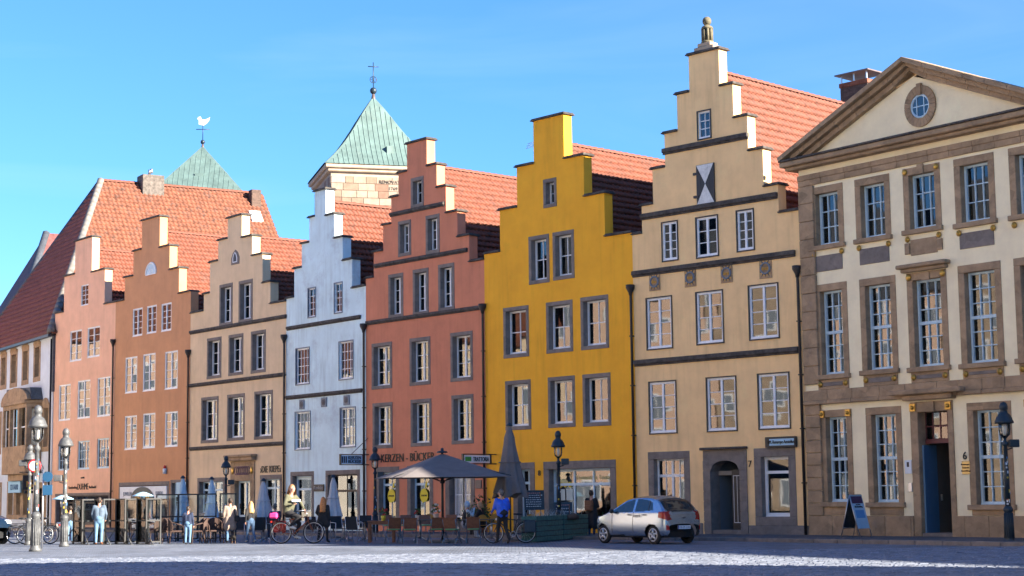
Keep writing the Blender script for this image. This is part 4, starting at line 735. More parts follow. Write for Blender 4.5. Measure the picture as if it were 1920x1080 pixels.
for k in range(3):
    a, b = x0 + .37 + (x1 - x0 - .74) * k / 3 + .17, x0 + .37 + (x1 - x0 - .74) * (k + 1) / 3 - .17; MB().box(a, a + .07, -.75, -.7, zs, z1 - .5).box(b - .07, b, -.75, -.7, zs, z1 - .5).box(a, b, -.75, -.7, (zs + z1) / 2 - .3, (zs + z1) / 2 - .22).build('frame', M['white'], bw); obj('pane', pane_mesh(b - a, z1 - .5 - zs, 'glass'), bw, ((a + b) / 2, -.72, (zs + z1 - .5) / 2))
MB().prism([(x0 - .05, z1 - .04), (x1 + .05, z1 - .04)] + [((x0 + x1) / 2 + (x1 - x0) * .5 * math.cos(PI * k / 8), z1 - .04 + .85 * math.sin(PI * k / 8)) for k in range(1, 8)], -.95, -.7).build('bay_pediment', BS, bw, bev=.02)
MB().prism([(x0 - .05, z1 - .04), (x1 + .1, z1 - .04), (x1 - .3, z1 + .7), (x0 + .4, z1 + .85)], -.7, 0).build('bay_roof', M['slate'], bw)
# house behind, further along that street
r2 = thing('corner_house', 'steep-roofed house half hidden behind the white corner house at far left', 'house', (-45.2, 139.2, 0), TH['h0'] - PI / 2)
box('wall', M['white0'], r2, 0, 16, 0, 16, 0, 10.5); r2f = MB().add([(-.3, -.3, 10.5), (16.3, -.3, 10.5), (16.3, 16, 10.5), (-.3, 16, 10.5), (8, 5.2, 22.6), (8, 16, 22.6)], [(0, 1, 4), (1, 2, 5, 4), (2, 3, 5), (3, 0, 4, 5), (0, 3, 2, 1)]).build('roof', M['darktile'], r2)
MB().tube([(16.3, -.3, 10.5), (8, 5.2, 22.6)], .3, 6).build('hip_edge', M['slate'], r2f)

# ---------------------------------------------------------------- church towers
def tower(px, depth, rot, half, zeave, zapex, label, wallm, cross, flare=.35):
    q = at_depth(px, 500, depth); t = thing('church_tower', label, 'tower', (q.x, q.y, 0), rot)
    box('shaft', wallm, t, -half, half, -half, half, 0, zeave - .5)
    rings = []; n = 14
    for k in range(n + 1):
        f = k / n; rings.append((half * (1.14 * (1 - f) - flare * .42 * math.sin(PI * f) * (1 - f)) + .02, zeave + (zapex - zeave) * f))
    m = MB(); m.v = [(sx * r, sy * r, z) for r, z in rings for sx, sy in ((-1, -1), (1, -1), (1, 1), (-1, 1))]
    m.f = [(4 * i + k, 4 * i + (k + 1) % 4, 4 * i + 4 + (k + 1) % 4, 4 * i + 4 + k) for i in range(n) for k in range(4)]; m.mi = [0] * len(m.f); m.sm = [False] * len(m.f)
    rf = m.build('spire', M['copper'], t); sm = MB()
    for side in range(4):                       # standing seams and lapped sheets
        c_, s_ = math.cos(side * PI / 2), math.sin(side * PI / 2)
        for j in range(-11, 12):
            u = half * 1.1 * j / 11.5; pts = []
            for r, z in rings:
                if abs(u) < r: pts.append((u * c_ + (r + .015) * s_, u * s_ - (r + .015) * c_, z))
            if len(pts) > 1: sm.tube(pts, .028, 4, caps=False)
    tag(sm.build('seams', M['copper'], rf), kind='stuff')
    MB().lathe([(.28, zapex - .75), (.17, zapex - .1), (.1, zapex + .25)], 8).build('spire_cap', M['oldcopper'], rf); cr = MB().ball((0, 0, zapex + .5), .28, 12); cross(cr, zapex + .75); cr.build('cross', M['iron'], t)
    return t, rf, half
def cross1(m, z):
    m.tube([(0, 0, z), (0, 0, z + 2.05)], .035, 6); m.torus((0, 0, z + .65), .26, .03, 'y', 18, 5)
    for k in range(3): a = PI * k / 3; m.tube([(-.26 * math.cos(a), 0, z + .65 - .26 * math.sin(a)), (.26 * math.cos(a), 0, z + .65 + .26 * math.sin(a))], .02, 5)
    m.tube([(-.42, 0, z + 1.7), (.42, 0, z + 1.7)], .035, 6)
q = 134.0; zE = at_depth(650, 312, 130).z; zA = at_depth(700, 182, q).z
t, rf, hf = tower(701, q, R(15), 4.0, zE, zA, 'square sandstone church tower with green copper spire and cross', mat('tower ashlar', (.36, .28, .21), .9, var=.12, scale=2), cross1)
for sy, ang in ((0, 0), (1, -PI / 2)):                       # ashlar blocks on the two faces in view
    e_ = obj('ashlar_face', MB().box(-hf + .3, hf - .3, -.02, 0, 0, .02).mesh('ashlar_face', M['sandstone']), t); e_.rotation_euler = (0, 0, ang); e_.location = (0, 0, 0)
    e_.location = Vector((0, -hf, zE - 8)) if sy == 0 else Vector((-hf, 0, zE - 8))
    stones = [mat('ashlar %d' % k, c, .9, var=.15, scale=3, bump=.3, bscale=20) for k, c in enumerate(((.27, .21, .16), (.215, .155, .11), (.29, .24, .195), (.2, .115, .08)))] if sy == 0 else stones
    for r_ in range(13 if sy == 0 else 8):
        x = -hf
        while x < hf - .05:
            w_ = min(random.uniform(.55, 1.3), hf - x); z_ = .55 * r_ + (0 if sy == 0 else 2.75)
            MB().box(x + .012, x + w_ - .012, -.05 - random.random() * .02, 0, z_ + .012, z_ + .538).build('ashlar_block', random.choices(stones, (6, 3, 3, 1))[0], e_, bev=.015); x += w_
MB().box(-hf - .3, hf + .3, -hf - .3, hf + .3, zE - .55, zE - .3).box(-hf - .5, hf + .5, -hf - .5, hf + .5, zE - .3, zE + .02).build('cornice', M['sandstone'], t, bev=.06)
wall_text('RENOVATUM', .36, M['letter'], t, .75, zE - 1.35, -hf - .08); wall_text('1769', .36, M['letter'], t, .75, zE - 1.85, -hf - .08)
box('roof_hatch', M['copper'], rf, -.1 + .5, .9, -hf * .86 - .1, -hf * .6, zE + 1.0, zE + 1.7)
def cross2(m, z): m.tube([(0, 0, z), (0, 0, z + 2.0)], .05, 6); m.tube([(-.8, 0, z + 1.3), (.8, 0, z + 1.3)], .045, 6)
q = 205.0; zA = at_depth(378, 274, q).z; t, rf, hf = tower(378, q, R(4), 6.2, zA - 8.6, zA, 'distant church tower with pale green copper spire and gilded weathercock', M['sandstone'], cross2, .0)
MB().prism([(-.5, 3.4), (.1, 3.25), (.45, 3.5), (.75, 3.9), (.85, 4.3), (.5, 4.1), (.25, 4.0), (-.1, 4.05), (-.3, 4.4), (-.55, 4.3), (-.7, 4.1), (-.5, 3.9)], -.06, .06).build('weathercock', plain('gilded cock', (.9, .8, .55), .3, .6), t, (0, 0, zA - .75))
box('roof_hatch', M['copper'], rf, -.5, .5, -3.6, -2.2, zA - 4.7, zA - 4.0)
# brick shaft with canopy behind the tall house
q = at_depth(1614, 160, 84); t = thing('roof_shaft', 'dark brick roof shaft with flat metal canopy behind the orange tiled ridge', 'chimney', (q.x, q.y, 0), R(-47)); zs = q.z
brk = mat('dark brick', (.07, .05, .045), .9, var=.4, scale=10, cells=(.22, .07, .5)); box('shaft', brk, t, -.8, .8, -.6, .6, 0, zs - .1); box('brick_rim', M['oldtile'], t, -.85, .85, -.65, .65, zs - .1, zs + .12, bev=.01)
for x in (-.75, .0, .75): MB().box(x - .03, x + .03, -.58, -.52, zs + .12, zs + .5).box(x - .03, x + .03, .52, .58, zs + .12, zs + .5).build('post', M['steel'], t)
MB().box(-1.0, 1.0, -.8, .8, zs + .5, zs + .56).build('canopy', M['oldcopper'], t)

# ---------------------------------------------------------------- houses on the other sides of the square (out of the picture: seen in the window panes, and shading the cobbles)
wmats = [plaster('sand render', (.75, .6, .42), .2), plaster('pale render', (.78, .72, .62), .2), plaster('rose render', (.68, .48, .36), .2)]
y = 22.0
for k, wd in enumerate((15, 19, 14, 17, 15, 16)):
    hgt = (13, 17, 15, 12, 10, 13)[k]; t = thing('town_house', ('sand-coloured', 'large sandstone', 'rose', 'pale', 'low rose', 'narrow pale')[k] + ' house on the left side of the square, number %s from the front' % ('one', 'two', 'three', 'four', 'five', 'six')[k], 'house', (-47, y, 0), PI / 2, 'houses across the square')
    wm = M['sandstone'] if k == 1 else wmats[k % 3]
    box('wall', wm, t, 0, wd - .1, 0, 12, 0, hgt); MB().add([(-.3, -.4, hgt), (wd + .2, -.4, hgt), (wd + .2, 12.4, hgt), (-.3, 12.4, hgt), (-.3, 6, hgt + 6.5), (wd + .2, 6, hgt + 6.5)], [(0, 1, 5, 4), (2, 3, 4, 5), (1, 2, 5), (3, 0, 4), (0, 3, 2, 1)]).build('roof', M['slate'] if k in (1, 2) else M['oldtile'], t)
    nb_ = int(wd / 2.6); ns = int(hgt / 2.9)
    for i in range(nb_):
        for j in range(ns):
            x = (i + .5) * wd / nb_; z = 1.0 + j * 2.85; w = MB().box(x - .62, x + .62, -.06, .0, z - .12, z + 1.72).box(x - .02, x + .02, -.1, -.06, z, z + 1.6).build('window', M['white'], t); box('pane', M['bluegrey'], w, x - .5, x + .5, -.075, -.0605, z, z + 1.6)
    y += wd
hall = thing('town_hall', 'low stone hall at the right edge of the square, shading the front cobbles', 'building')
fp = [(14.4, 28.7), (19.1, 28.3), (27.2, 24.4), (31.1, 20.3), (36.3, 15.7), (30, 2), (12, 10)][::-1]
MB().slab(fp, 0, 11.7).build('wall', M['sandstone'], hall); MB().slab([(x * .98 + .5, y * .98 + .4) for x, y in fp], 11.7, 12).build('parapet', M['greystone'], hall)
blk = thing('street_block', 'cream street block continuing the row right of the neoclassical building', 'building')
fp = [(16.9, 50.4), (36.2, 32.8), (45.4, 13.6), (70, 25), (50, 66), (27, 62)]
MB().slab(fp, 0, 15).build('wall', M['cream8'], blk); MB().slab([(x * .985 + .6, y * .985 + .6) for x, y in fp], 15, 15.4).build('parapet', M['greystone'], blk)
A_, B_ = Vector((16.9, 50.4, 0)), Vector((36.2, 32.8, 0)); rz_ = math.atan2(B_.y - A_.y, B_.x - A_.x); Lb = (B_ - A_).length; Mx = Matrix.Translation(A_) @ Matrix.Rotation(rz_, 4, 'Z')
def on_block(name, mt, par, *b_):
    m_ = MB(); m_.M = Mx; return m_.box(*b_).build(name, mt, par)
for i in range(9):
    for j in range(4):
        x_ = (i + .5) * Lb / 9; z_ = 1.3 + j * 3.5; w_ = on_block('window', M['white'], blk, x_ - .65, x_ + .65, -.06, 0, z_, z_ + 2.1); on_block('pane', M['bluegrey'], w_, x_ - .55, x_ - .04, -.075, -.061, z_ + .1, z_ + 2.0); on_block('pane', M['bluegrey'], w_, x_ + .04, x_ + .55, -.075, -.061, z_ + .1, z_ + 2.0); on_block('sill', M['greystone'], w_, x_ - .8, x_ + .8, -.16, 0, z_ - .16, z_ - .01)
on_block('cornice', M['brownstone'], blk, -.1, Lb, -.4, -.0, 14.4, 14.95); on_block('plinth', M['brownstone'], blk, 0, Lb, -.12, 0, 0, .9)
fr = [(29, 40.1), (36, 33.5), (41, 37), (34, 44)]; hs = (13.4, 19, 19, 13.4)  # unseen wedge added on the block to stretch its shade over the left terrace
MB().add([(x, y, 13) for x, y in fr] + [(x, y, h_) for (x, y), h_ in zip(fr, hs)], [(3, 2, 1, 0), (4, 5, 6, 7), (0, 1, 5, 4), (1, 2, 6, 5), (2, 3, 7, 6), (3, 0, 4, 7)]).build('shade_wedge', M['cream8'], blk)
ch = thing('church', 'unseen pale sandstone church left of the square, bouncing light, mirrored in the windows', 'church')  # out-of-view church, added close and pale to bounce warm light onto the facades
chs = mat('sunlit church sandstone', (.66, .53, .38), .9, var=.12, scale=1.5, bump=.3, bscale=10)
box('nave', chs, ch, -50, -24, -26, 34, 0, 21); MB().prism([(-51, 21), (-23.5, 21), (-37, 36)], -27, 35).build('roof', M['slate'], ch)
for k in range(8):
    y0 = -22 + k * 7.4; box('buttress', chs, ch, -24, -22.8, y0 - .6, y0 + .6, 0, 15)
    w = MB().box(-23.99, -23.9, y0 + 2.4, y0 + 5, 5, 16).build('window', M['slate'], ch); MB().box(-23.9, -23.8, y0 + 3.6, y0 + 3.8, 5, 16).build('tracery', chs, w)
# ================================================================ street furniture
def col(name, c, rough=.7, metal=0, **k):
    m = bpy.data.materials.get(name)
    return m or plain(name, c, rough, metal, **k)
STK = [col('sticker white', (.7, .72, .74)), col('sticker yellow', (.7, .5, .05)), col('sticker blue', (.1, .25, .5)), col('sticker black', (.03, .03, .03)), col('sticker red', (.5, .06, .05))]
def lamp(name, label, loc, h, ironm, rotz=0.0, flood=None, nst=0, group='street lamps'):
    t = thing(name, label, 'street lamp', loc, rotz, group); k = h / 4.0; w_ = .86
    b = MB(); prof = [(.2, 0), (.2, .06), (.165, .1), (.155, .16), (.13, .9), (.155, .95), (.155, 1.0), (.1, 1.08)]
    b.lathe([(r * k * w_, z * k) for r, z in prof], 20)
    for q in range(14): a = 2 * PI * q / 14; b.tube([(.131 * k * math.cos(a), .131 * k * math.sin(a), .17 * k), (.112 * k * math.cos(a), .112 * k * math.sin(a), .88 * k)], .018 * k, 5)
    b.build('base', ironm, t)
    po = MB().lathe([(.085 * k, 1.05 * k), (.07 * k, 2.0 * k), (.058 * k, 2.75 * k), (.09 * k, 2.78 * k), (.09 * k, 2.84 * k), (.045 * k, 2.9 * k), (.04 * k, 3.0 * k)], 12).build('pole', ironm, t)
    MB().lathe([(.05 * k, 3.0 * k), (.13 * k, 3.06 * k), (.155 * k, 3.18 * k), (.155 * k, 3.38 * k), (.14 * k, 3.4 * k)], 14).build('glass_bowl', M['lampglass'], t)
    MB().lathe([(.03 * k, 3.05 * k), (.05 * k, 3.12 * k), (.06 * k, 3.3 * k), (.03 * k, 3.38 * k)], 10).build('bulb', col('frosted bulb', (.8, .78, .7), .4), t)
    c = MB()
    for q in range(4): a = PI / 4 + PI * q / 2; c.tube([(.04 * k * math.cos(a), .04 * k * math.sin(a), 2.98 * k), (.15 * k * math.cos(a), .15 * k * math.sin(a), 3.08 * k), (.175 * k * math.cos(a), .175 * k * math.sin(a), 3.25 * k), (.165 * k * math.cos(a), .165 * k * math.sin(a), 3.42 * k)], .014 * k, 5)
    c.build('cage', ironm, t)
    MB().lathe([(.16 * k, 3.38 * k), (.265 * k, 3.4 * k), (.262 * k, 3.46 * k), (.235 * k, 3.49 * k), (.22 * k, 3.56 * k), (.165 * k, 3.65 * k), (.105 * k, 3.7 * k), (.095 * k, 3.78 * k), (.115 * k, 3.8 * k), (.12 * k, 3.89 * k), (.08 * k, 3.98 * k), (.0, 4.02 * k)], 20).build('hood', ironm, t)
    if flood:
        sx, zz = flood; fl = MB().box(sx * .1 if sx > 0 else sx * .38, sx * .38 if sx > 0 else sx * .1, -.12, .12, zz - .12, zz + .1).build('floodlight', ironm, t, bev=.02); MB().tube([(0, 0, zz - .2), (sx * .2, 0, zz - .14)], .02, 6).build('bracket', ironm, fl)
    rs = random.Random(int(loc[0] * 100))
    for q in range(nst):
        z = rs.uniform(1.1, 2.5) * k; r = (.085 - .02 * (z / k - 1.05)) * k + .004; a = rs.uniform(-2.6, -.5); w = rs.uniform(.3, .7); h_ = rs.uniform(.04, .1); m = MB(); n = 4
        m.add([(r * math.cos(a + w * i / n), r * math.sin(a + w * i / n), z + dz) for dz in (0, h_) for i in range(n + 1)], [(i, i + 1, n + 2 + i, n + 1 + i) for i in range(n)]); m.build('sticker', rs.choice(STK[:4] if q % 3 else STK), po)
    return t
pal, irn = M['greyiron'], M['iron']
lamp('street_lamp', 'tall pale grey sticker-covered lamp post, the nearest one at far left', ground(66, 1034), 4.55, pal, nst=22, flood=None)
lamp('street_lamp', 'shorter pale lamp post tucked behind the tall sticker-covered one at far left', ground(53, 1022), 3.6, pal, nst=14, flood=(-1, 2.95))
lamp('street_lamp', 'pale grey lamp post with floodlight in front of the peach house doorway', ground(120, 1025), 4.05, pal, nst=16, flood=(-1, 2.35))
def lamp_at(px, ytop, d, label, fl, nst): q = at_depth(px, ytop, d); return lamp('street_lamp', label, (q.x, q.y, .0), q.z, irn, flood=fl, nst=nst)
lamp_at(424, 855, 80, 'dark lamp post beside the carved doorway of the cream house', (1, 2.35), 3)
lamp_at(703, 838, 72, 'dark lamp post in front of the red house shop window', (1, 2.5), 9)
lamp_at(1046, 808, 62.5, 'dark lamp post in front of the yellow house shop window', (1, 2.75), 14)
lamp_at(1881, 754, 49.5, 'dark sticker-covered lamp post at right in front of the neoclassical building', (1, 2.85), 24)
# road signs on the far left posts
q = ground(76, 1030); t = thing('road_sign', 'small blue and white road signs fixed behind the tall left lamp post', 'sign', (q.x, q.y + .12, 0))
MB().tube([(0, .05, 0), (0, .05, 2.6)], .03, 8).build('post', M['steel'], t); MB().prism([(.16 + .17 * math.cos(2 * PI * k / 24), 2.35 + .17 * math.sin(2 * PI * k / 24)) for k in range(24)], -.03, -.01).build('disc', col('traffic blue', (.015, .075, .16), .4), t); box('plate', col('traffic blue', (.015, .075, .16)), t, .0, .32, -.03, -.01, 1.75, 2.08, bev=.008)
q = ground(57, 1026); t = thing('road_sign', 'round red-rimmed road sign between the two far left lamp posts', 'sign', (q.x, q.y + .3, 0)); MB().tube([(0, .04, 0), (0, .04, 3.0)], .03, 8).build('post', M['steel'], t); MB().torus((0, 0, 2.78), .2, .035, 'y', 24, 6).build('rim', col('traffic red', (.55, .03, .04), .4), t); MB().prism([(.2 * math.cos(2 * PI * k / 24), 2.78 + .2 * math.sin(2 * PI * k / 24)) for k in range(24)], -.008, .008).build('disc', M['signwhite'], t)

# ---------------------------------------------------------------- hanging signs (square to the facades)
def hang(H, name, label, px, py, L, hh, z=None, stay=True):
    x, z = H.pt(px, py); w = H.P + H.X * x; t = thing(name, label, 'sign', (w.x, w.y, z), H.th - PI / 2)
    MB().box(-.05, .05, -L - .3, -.02, hh / 2 - .0, hh / 2 + .04).box(-.05, .05, -L - .3, -.02, -hh / 2 - .04, -hh / 2).box(-.05, .05, -.34, -.28, -hh / 2, hh / 2).box(-.05, .05, -L - .3, -L - .25, -hh / 2, hh / 2).build('frame', M['black'], t)
    if stay: MB().tube([(0, -.02, hh / 2 + .75), (0, -L * .75, hh / 2 + .03)], .014, 5).build('stay', M['black'], t)
    return t
SIDE = Matrix.Rotation(PI / 2, 4, 'Z') @ FRONT           # lettering read from the right (+x side)
t = hang(H6, 'hanging_sign', 'TRATTORIA hanging sign with green square at the edge of the yellow house', 930, 861, 1.5, .34, stay=False)
pn = box('panel', M['signwhite'], t, -.03, .03, -1.74, -.36, -.15, .15); box('green_square', col('sign green', (.06, .3, .05)), pn, .031, .036, -1.68, -1.36, -.09, .09); text('TRATTORIA', .25, M['letter'], pn, Matrix.Translation((.04, -.84, -.09)) @ SIDE, sx=.62)
t = hang(H5, 'hanging_sign', 'KERZEN BÜCKER hanging sign at the white and red houses', 691, 862, 1.25, .4)
pn = box('panel', M['signblue'], t, -.03, .03, -1.5, -.36, -.18, .18)
for i, s_ in enumerate(('KERZEN', 'BÜCKER')): text(s_, .2, M['letter'], pn, Matrix.Translation((.04, -.78, .02 - i * .17)) @ SIDE, sx=.95)
gm = MB()
for k in range(3): gm.box(.031, .037, -1.46 + k * .1, -1.4 + k * .1, -.14, .14)
gm.build('candle_emblem', M['letter'], pn)
x, z = H0.pt(40, 913); t = thing('shop_sign', 'pale blue shop sign on the white corner house, half hidden by the lamp post', 'sign', H0.P + H0.X * (x - .2) - H0.Y * .35 + Vector((0, 0, z)), H0.th - PI / 2); pn = box('panel', M['signblue'], t, -1.4, 1.4, -.06, .04, -.36, .36, bev=.01); wall_text('123 FAHR', .48, col('sign navy', (.02, .08, .2)), pn, .05, -.17, -.065, .9)
x, z = H0.pt(90, 905); w = H0.P + H0.X * x; t = thing('inn_sign', 'wrought iron inn sign with gilded emblem on the white corner house', 'sign', (w.x, w.y, z), H0.th - PI / 2)
MB().tube([(0, 0, .62), (0, -1.7, .62)], .03, 6).torus((0, -.5, .85), .2, .022, 'x', 14, 5).torus((0, -.95, .82), .16, .022, 'x', 14, 5).torus((0, -.1, .2), .2, .022, 'x', 14, 5).build('bracket', M['black'], t); MB().box(-.05, .05, -1.5, -.55, -.4, .45).box(-.05, .05, -1.4, -.65, -.62, -.46).build('panel', M['black'], t); MB().box(.052, .07, -1.3, -.75, -.25, -.1).box(.052, .07, -1.3, -1.2, -.1, .1).box(.052, .07, -.85, -.75, -.1, .1).ball((.06, -1.02, .1), .09, 8).build('emblem', M['gold'], t)

# ---------------------------------------------------------------- café furniture
WICK = mat('brown wicker', (.075, .042, .032), .8, var=.4, scale=40, bump=.5, bscale=90); WOOD = mat('brown stained wood', (.17, .065, .03), .55, var=.3, scale=6); CUSH = col('green cushion', (.16, .42, .2), .9); YEL = col('yellow plywood', (.42, .2, .025), .5)
BSTEEL = col('blue grey steel tube', (.12, .19, .26), .4, .5); MESH_ = col('black mesh fabric', (.02, .022, .028), .8); GREYW = mat('weathered table wood', (.12, .11, .10), .7, var=.3, scale=8)
def chair(kind):
    nm, lb = {'wick': ('wicker_chair', 'x'), 'mesh': ('mesh_chair', 'x'), 'wood': ('wooden_chair', 'x'), 'yel': ('plywood_chair', 'x')}[kind]
    t = thing(nm, lb, 'chair')
    if kind == 'wick':
        MB().box(-.24, .24, -.24, .24, .40, .46).build('seat', WICK, t, bev=.02); m = MB()
        for k in range(7):
            a0, a1 = -1.2 + 2.4 * k / 7, -1.2 + 2.4 * (k + 1) / 7; f = lambda a, z: (.27 * math.sin(a) * 1.0, .05 + .24 * math.cos(a), z); top = lambda a: .9 - .18 * abs(a / 1.2) ** 2
            m.add([f(a0, .46), f(a1, .46), f(a1, top(a1)), f(a0, top(a0))] + [tuple(c * (1.1 if i < 2 else 1) for i, c in enumerate(f(a, z))) for a, z in ((a0, .46), (a1, .46), (a1, top(a1)), (a0, top(a0)))], [(0, 1, 2, 3), (7, 6, 5, 4), (3, 2, 6, 7), (0, 3, 7, 4), (1, 5, 6, 2)])
        m.build('backrest', WICK, t)
        for sx in (-1, 1): MB().tube([(sx * .27, .12, .72), (sx * .3, -.1, .67), (sx * .29, -.25, .62), (sx * .27, -.25, .4)], .022, 6).build('armrest', WICK, t)
        for sx in (-1, 1):
            for sy in (-1, 1): MB().tube([(sx * .22, sy * .21, .42), (sx * .24, sy * .25, 0)], .02, 6).build('leg', WICK, t)
    elif kind == 'mesh':
        MB().box(-.23, .23, -.23, .22, .43, .455).build('seat', MESH_, t, bev=.01); MB().add([(-.23, .22, .46), (.23, .22, .46), (.22, .3, .9), (-.22, .3, .9), (-.23, .235, .46), (.23, .235, .46), (.22, .315, .9), (-.22, .315, .9)], [(0, 1, 2, 3), (7, 6, 5, 4), (3, 2, 6, 7), (0, 3, 7, 4), (1, 5, 6, 2), (0, 4, 5, 1)]).build('backrest', MESH_, t)
        for sx in (-1, 1):
            MB().tube([(sx * .25, -.23, 0), (sx * .25, -.23, .66), (sx * .25, .22, .68)], .014, 6).build('leg', M['steel'], t); MB().tube([(sx * .24, .27, 0), (sx * .24, .22, .45), (sx * .23, .31, .9)], .014, 6).build('leg', M['steel'], t)
    elif kind == 'wood':
        MB().box(-.2, .2, -.2, .2, .43, .45).build('seat', WOOD, t, bev=.008); MB().box(-.19, .19, -.19, .19, .452, .49).build('cushion', CUSH, t, bev=.015)
        MB().add([(-.2, .2, .5), (.2, .2, .5), (.22, .3, .86), (-.22, .3, .86), (-.2, .22, .5), (.2, .22, .5), (.22, .32, .86), (-.22, .32, .86)], [(0, 1, 2, 3), (7, 6, 5, 4), (3, 2, 6, 7), (0, 3, 7, 4), (1, 5, 6, 2), (0, 4, 5, 1)]).build('backrest', WOOD, t, bev=.006)
        for sx in (-1, 1):
            MB().tube([(sx * .22, -.3, 0), (sx * .22, .22, .62), (sx * .22, .3, .8)], .014, 6).build('leg', BSTEEL, t); MB().tube([(sx * .225, .34, 0), (sx * .225, -.15, .44)], .014, 6).build('leg', BSTEEL, t)
    else:
        MB().lathe([(.0, .44), (.21, .44), (.22, .455), (.2, .47), (0, .47)], 18).build('seat', YEL, t); b = MB(); n = 10
        pr = [(.21 * math.cos(PI * k / n), .62 + .24 * math.sin(PI * k / n)) for k in range(n + 1)]; b.prism(pr[::-1], .21, .235); b.build('backrest', YEL, t)
        for sx in (-1, 1):
            MB().tube([(sx * .18, -.2, 0), (sx * .15, -.12, .45)], .014, 6).build('leg', BSTEEL, t); MB().tube([(sx * .2, .27, 0), (sx * .15, .2, .45), (sx * .15, .22, .68)], .014, 6).build('leg', BSTEEL, t)
    return t
protos = {}
def put_chair(kind, px, py, rot, label, group):
    q = ground(px, py); first = kind not in protos
    if first: protos[kind] = chair(kind)
    c = protos[kind] if first else dup(protos[kind])
    c.location = q; c.rotation_euler = (0, 0, rot); c['label'] = label; c['group'] = group; return c
def table(name, label, px, py, w, d, mt, rot=0.0, legs='ped', h=.74, group='café tables'):
    q = ground(px, py); t = thing(name, label, 'table', q, rot, group)
    MB().box(-w / 2, w / 2, -d / 2, d / 2, h - .035, h).build('table_top', mt, t, bev=.008)
    if legs == 'ped':
        MB().tube([(0, 0, .05), (0, 0, h - .035)], .035, 8).build('pedestal', M['steel'], t); f = MB()
        for k in range(4): a = PI / 4 + k * PI / 2; f.tube([(0, 0, .12), (.16 * math.cos(a), .16 * math.sin(a), .08), (.33 * math.cos(a), .33 * math.sin(a), .012)], .02, 6)
        f.build('base', M['steel'], t)
    else:
        for sx in (-1, 1):
            for sy in (-1, 1): MB().box(sx * (w / 2 - .06) - .035, sx * (w / 2 - .06) + .035, sy * (d / 2 - .06) - .035, sy * (d / 2 - .06) + .035, 0, h - .035).build('leg', mt, t)
        MB().box(-w / 2 + .1, w / 2 - .1, -d / 2 + .04, -d / 2 + .06, h - .12, h - .035).build('apron', mt, t)
    return t
RND = random.Random(5)
# trattoria terrace (red and yellow houses)
table('wooden_table', 'brown wooden table at the left end of the trattoria terrace', 716, 1017, .95, .8, WOOD, legs='four')
for i, px in enumerate((788, 860, 922)): table('terrace_table', ('weathered terrace table left of the open parasol pole', 'weathered terrace table right of the open parasol pole', 'weathered terrace table behind the man with the bicycle')[i], px, 1013, 1.35, .8, GREYW, RND.uniform(-.05, .05))
for i, px in enumerate((737, 768, 818, 848, 888)): put_chair('wood', px, 1019 + (i % 2) * .6, PI + RND.uniform(-.35, .35), 'brown wooden chair with green cushion, %s in the trattoria front row' % ('first from left', 'second from left', 'third from left', 'fourth from left', 'rightmost')[i], 'wooden terrace chairs')
for i, px in enumerate((729, 762, 800, 842)): put_chair('wood', px, 1007.5, RND.uniform(-.4, .4), 'brown wooden chair with green cushion, %s in the trattoria back row' % ('first from left', 'second', 'third', 'fourth from left')[i], 'wooden terrace chairs')
for i, (px, py, lb) in enumerate(((806, 1003, 'yellow round-backed chair behind the parasol pole tables'), (908, 1008, 'yellow round-backed chair beside the seated blonde woman'), (928, 1005, 'yellow round-backed chair hidden behind the man in blue'), (995, 1006, 'yellow round-backed chair left of the green planter'), (1022, 1003, 'yellow round-backed chair behind the left green planter'), (1076, 1003, 'yellow round-backed chair behind the right green planter'))): put_chair('yel', px, py, PI + RND.uniform(-.5, .5), lb, 'yellow terrace chairs')
# middle terrace (white house): black mesh chairs, small dark tables
for i, (px, py) in enumerate(((448, 1016), (482, 1017), (516, 1017), (590, 1016), (636, 1015), (666, 1017), (689, 1013))): put_chair('mesh', px, py, (PI if i % 2 else .2) + RND.uniform(-.6, .6), 'black mesh chair with steel frame, %s along the middle terrace' % ('first from the left', 'second from the left', 'third from the left', 'fourth', 'third from the right', 'second from the right', 'rightmost')[i], 'mesh terrace chairs')
for i, px in enumerate((500, 645, 684)): table('bistro_table', ('small dark bistro table left of the cyclist', 'small dark bistro table under the closed parasol by the white house', 'small dark bistro table next to the wooden table')[i], px, 1014, .75, .7, MESH_, RND.uniform(-.1, .1), h=.73)
# left terrace: wicker chairs
for i, (px, py) in enumerate(((298, 1019), (313, 1016), (331, 1019), (372, 1019), (389, 1018), (404, 1018), (413, 1015), (281, 1014), (262, 1015), (240, 1015))): put_chair('wick', px, py, (0, PI, 1.4, -1.6, .5)[i % 5] + RND.uniform(-.4, .4), 'brown wicker armchair, %s on the left terrace' % ('left of the boy in navy', 'just behind the boy, left side', 'beside the boy in navy', 'first right of the boy in navy', 'second right of the boy', 'beside the woman in the beige coat', 'behind the woman in the beige coat', 'behind the last glass screen', 'behind the fifth glass screen', 'behind the third glass screen')[i], 'wicker terrace chairs')
for i, px in enumerate((320, 380, 255)): table('bistro_table', ('small dark bistro table left of the boy in navy', 'small dark bistro table right of the boy in navy', 'small dark bistro table behind the glass screens')[i], px, 1014, .7, .7, MESH_, h=.73)
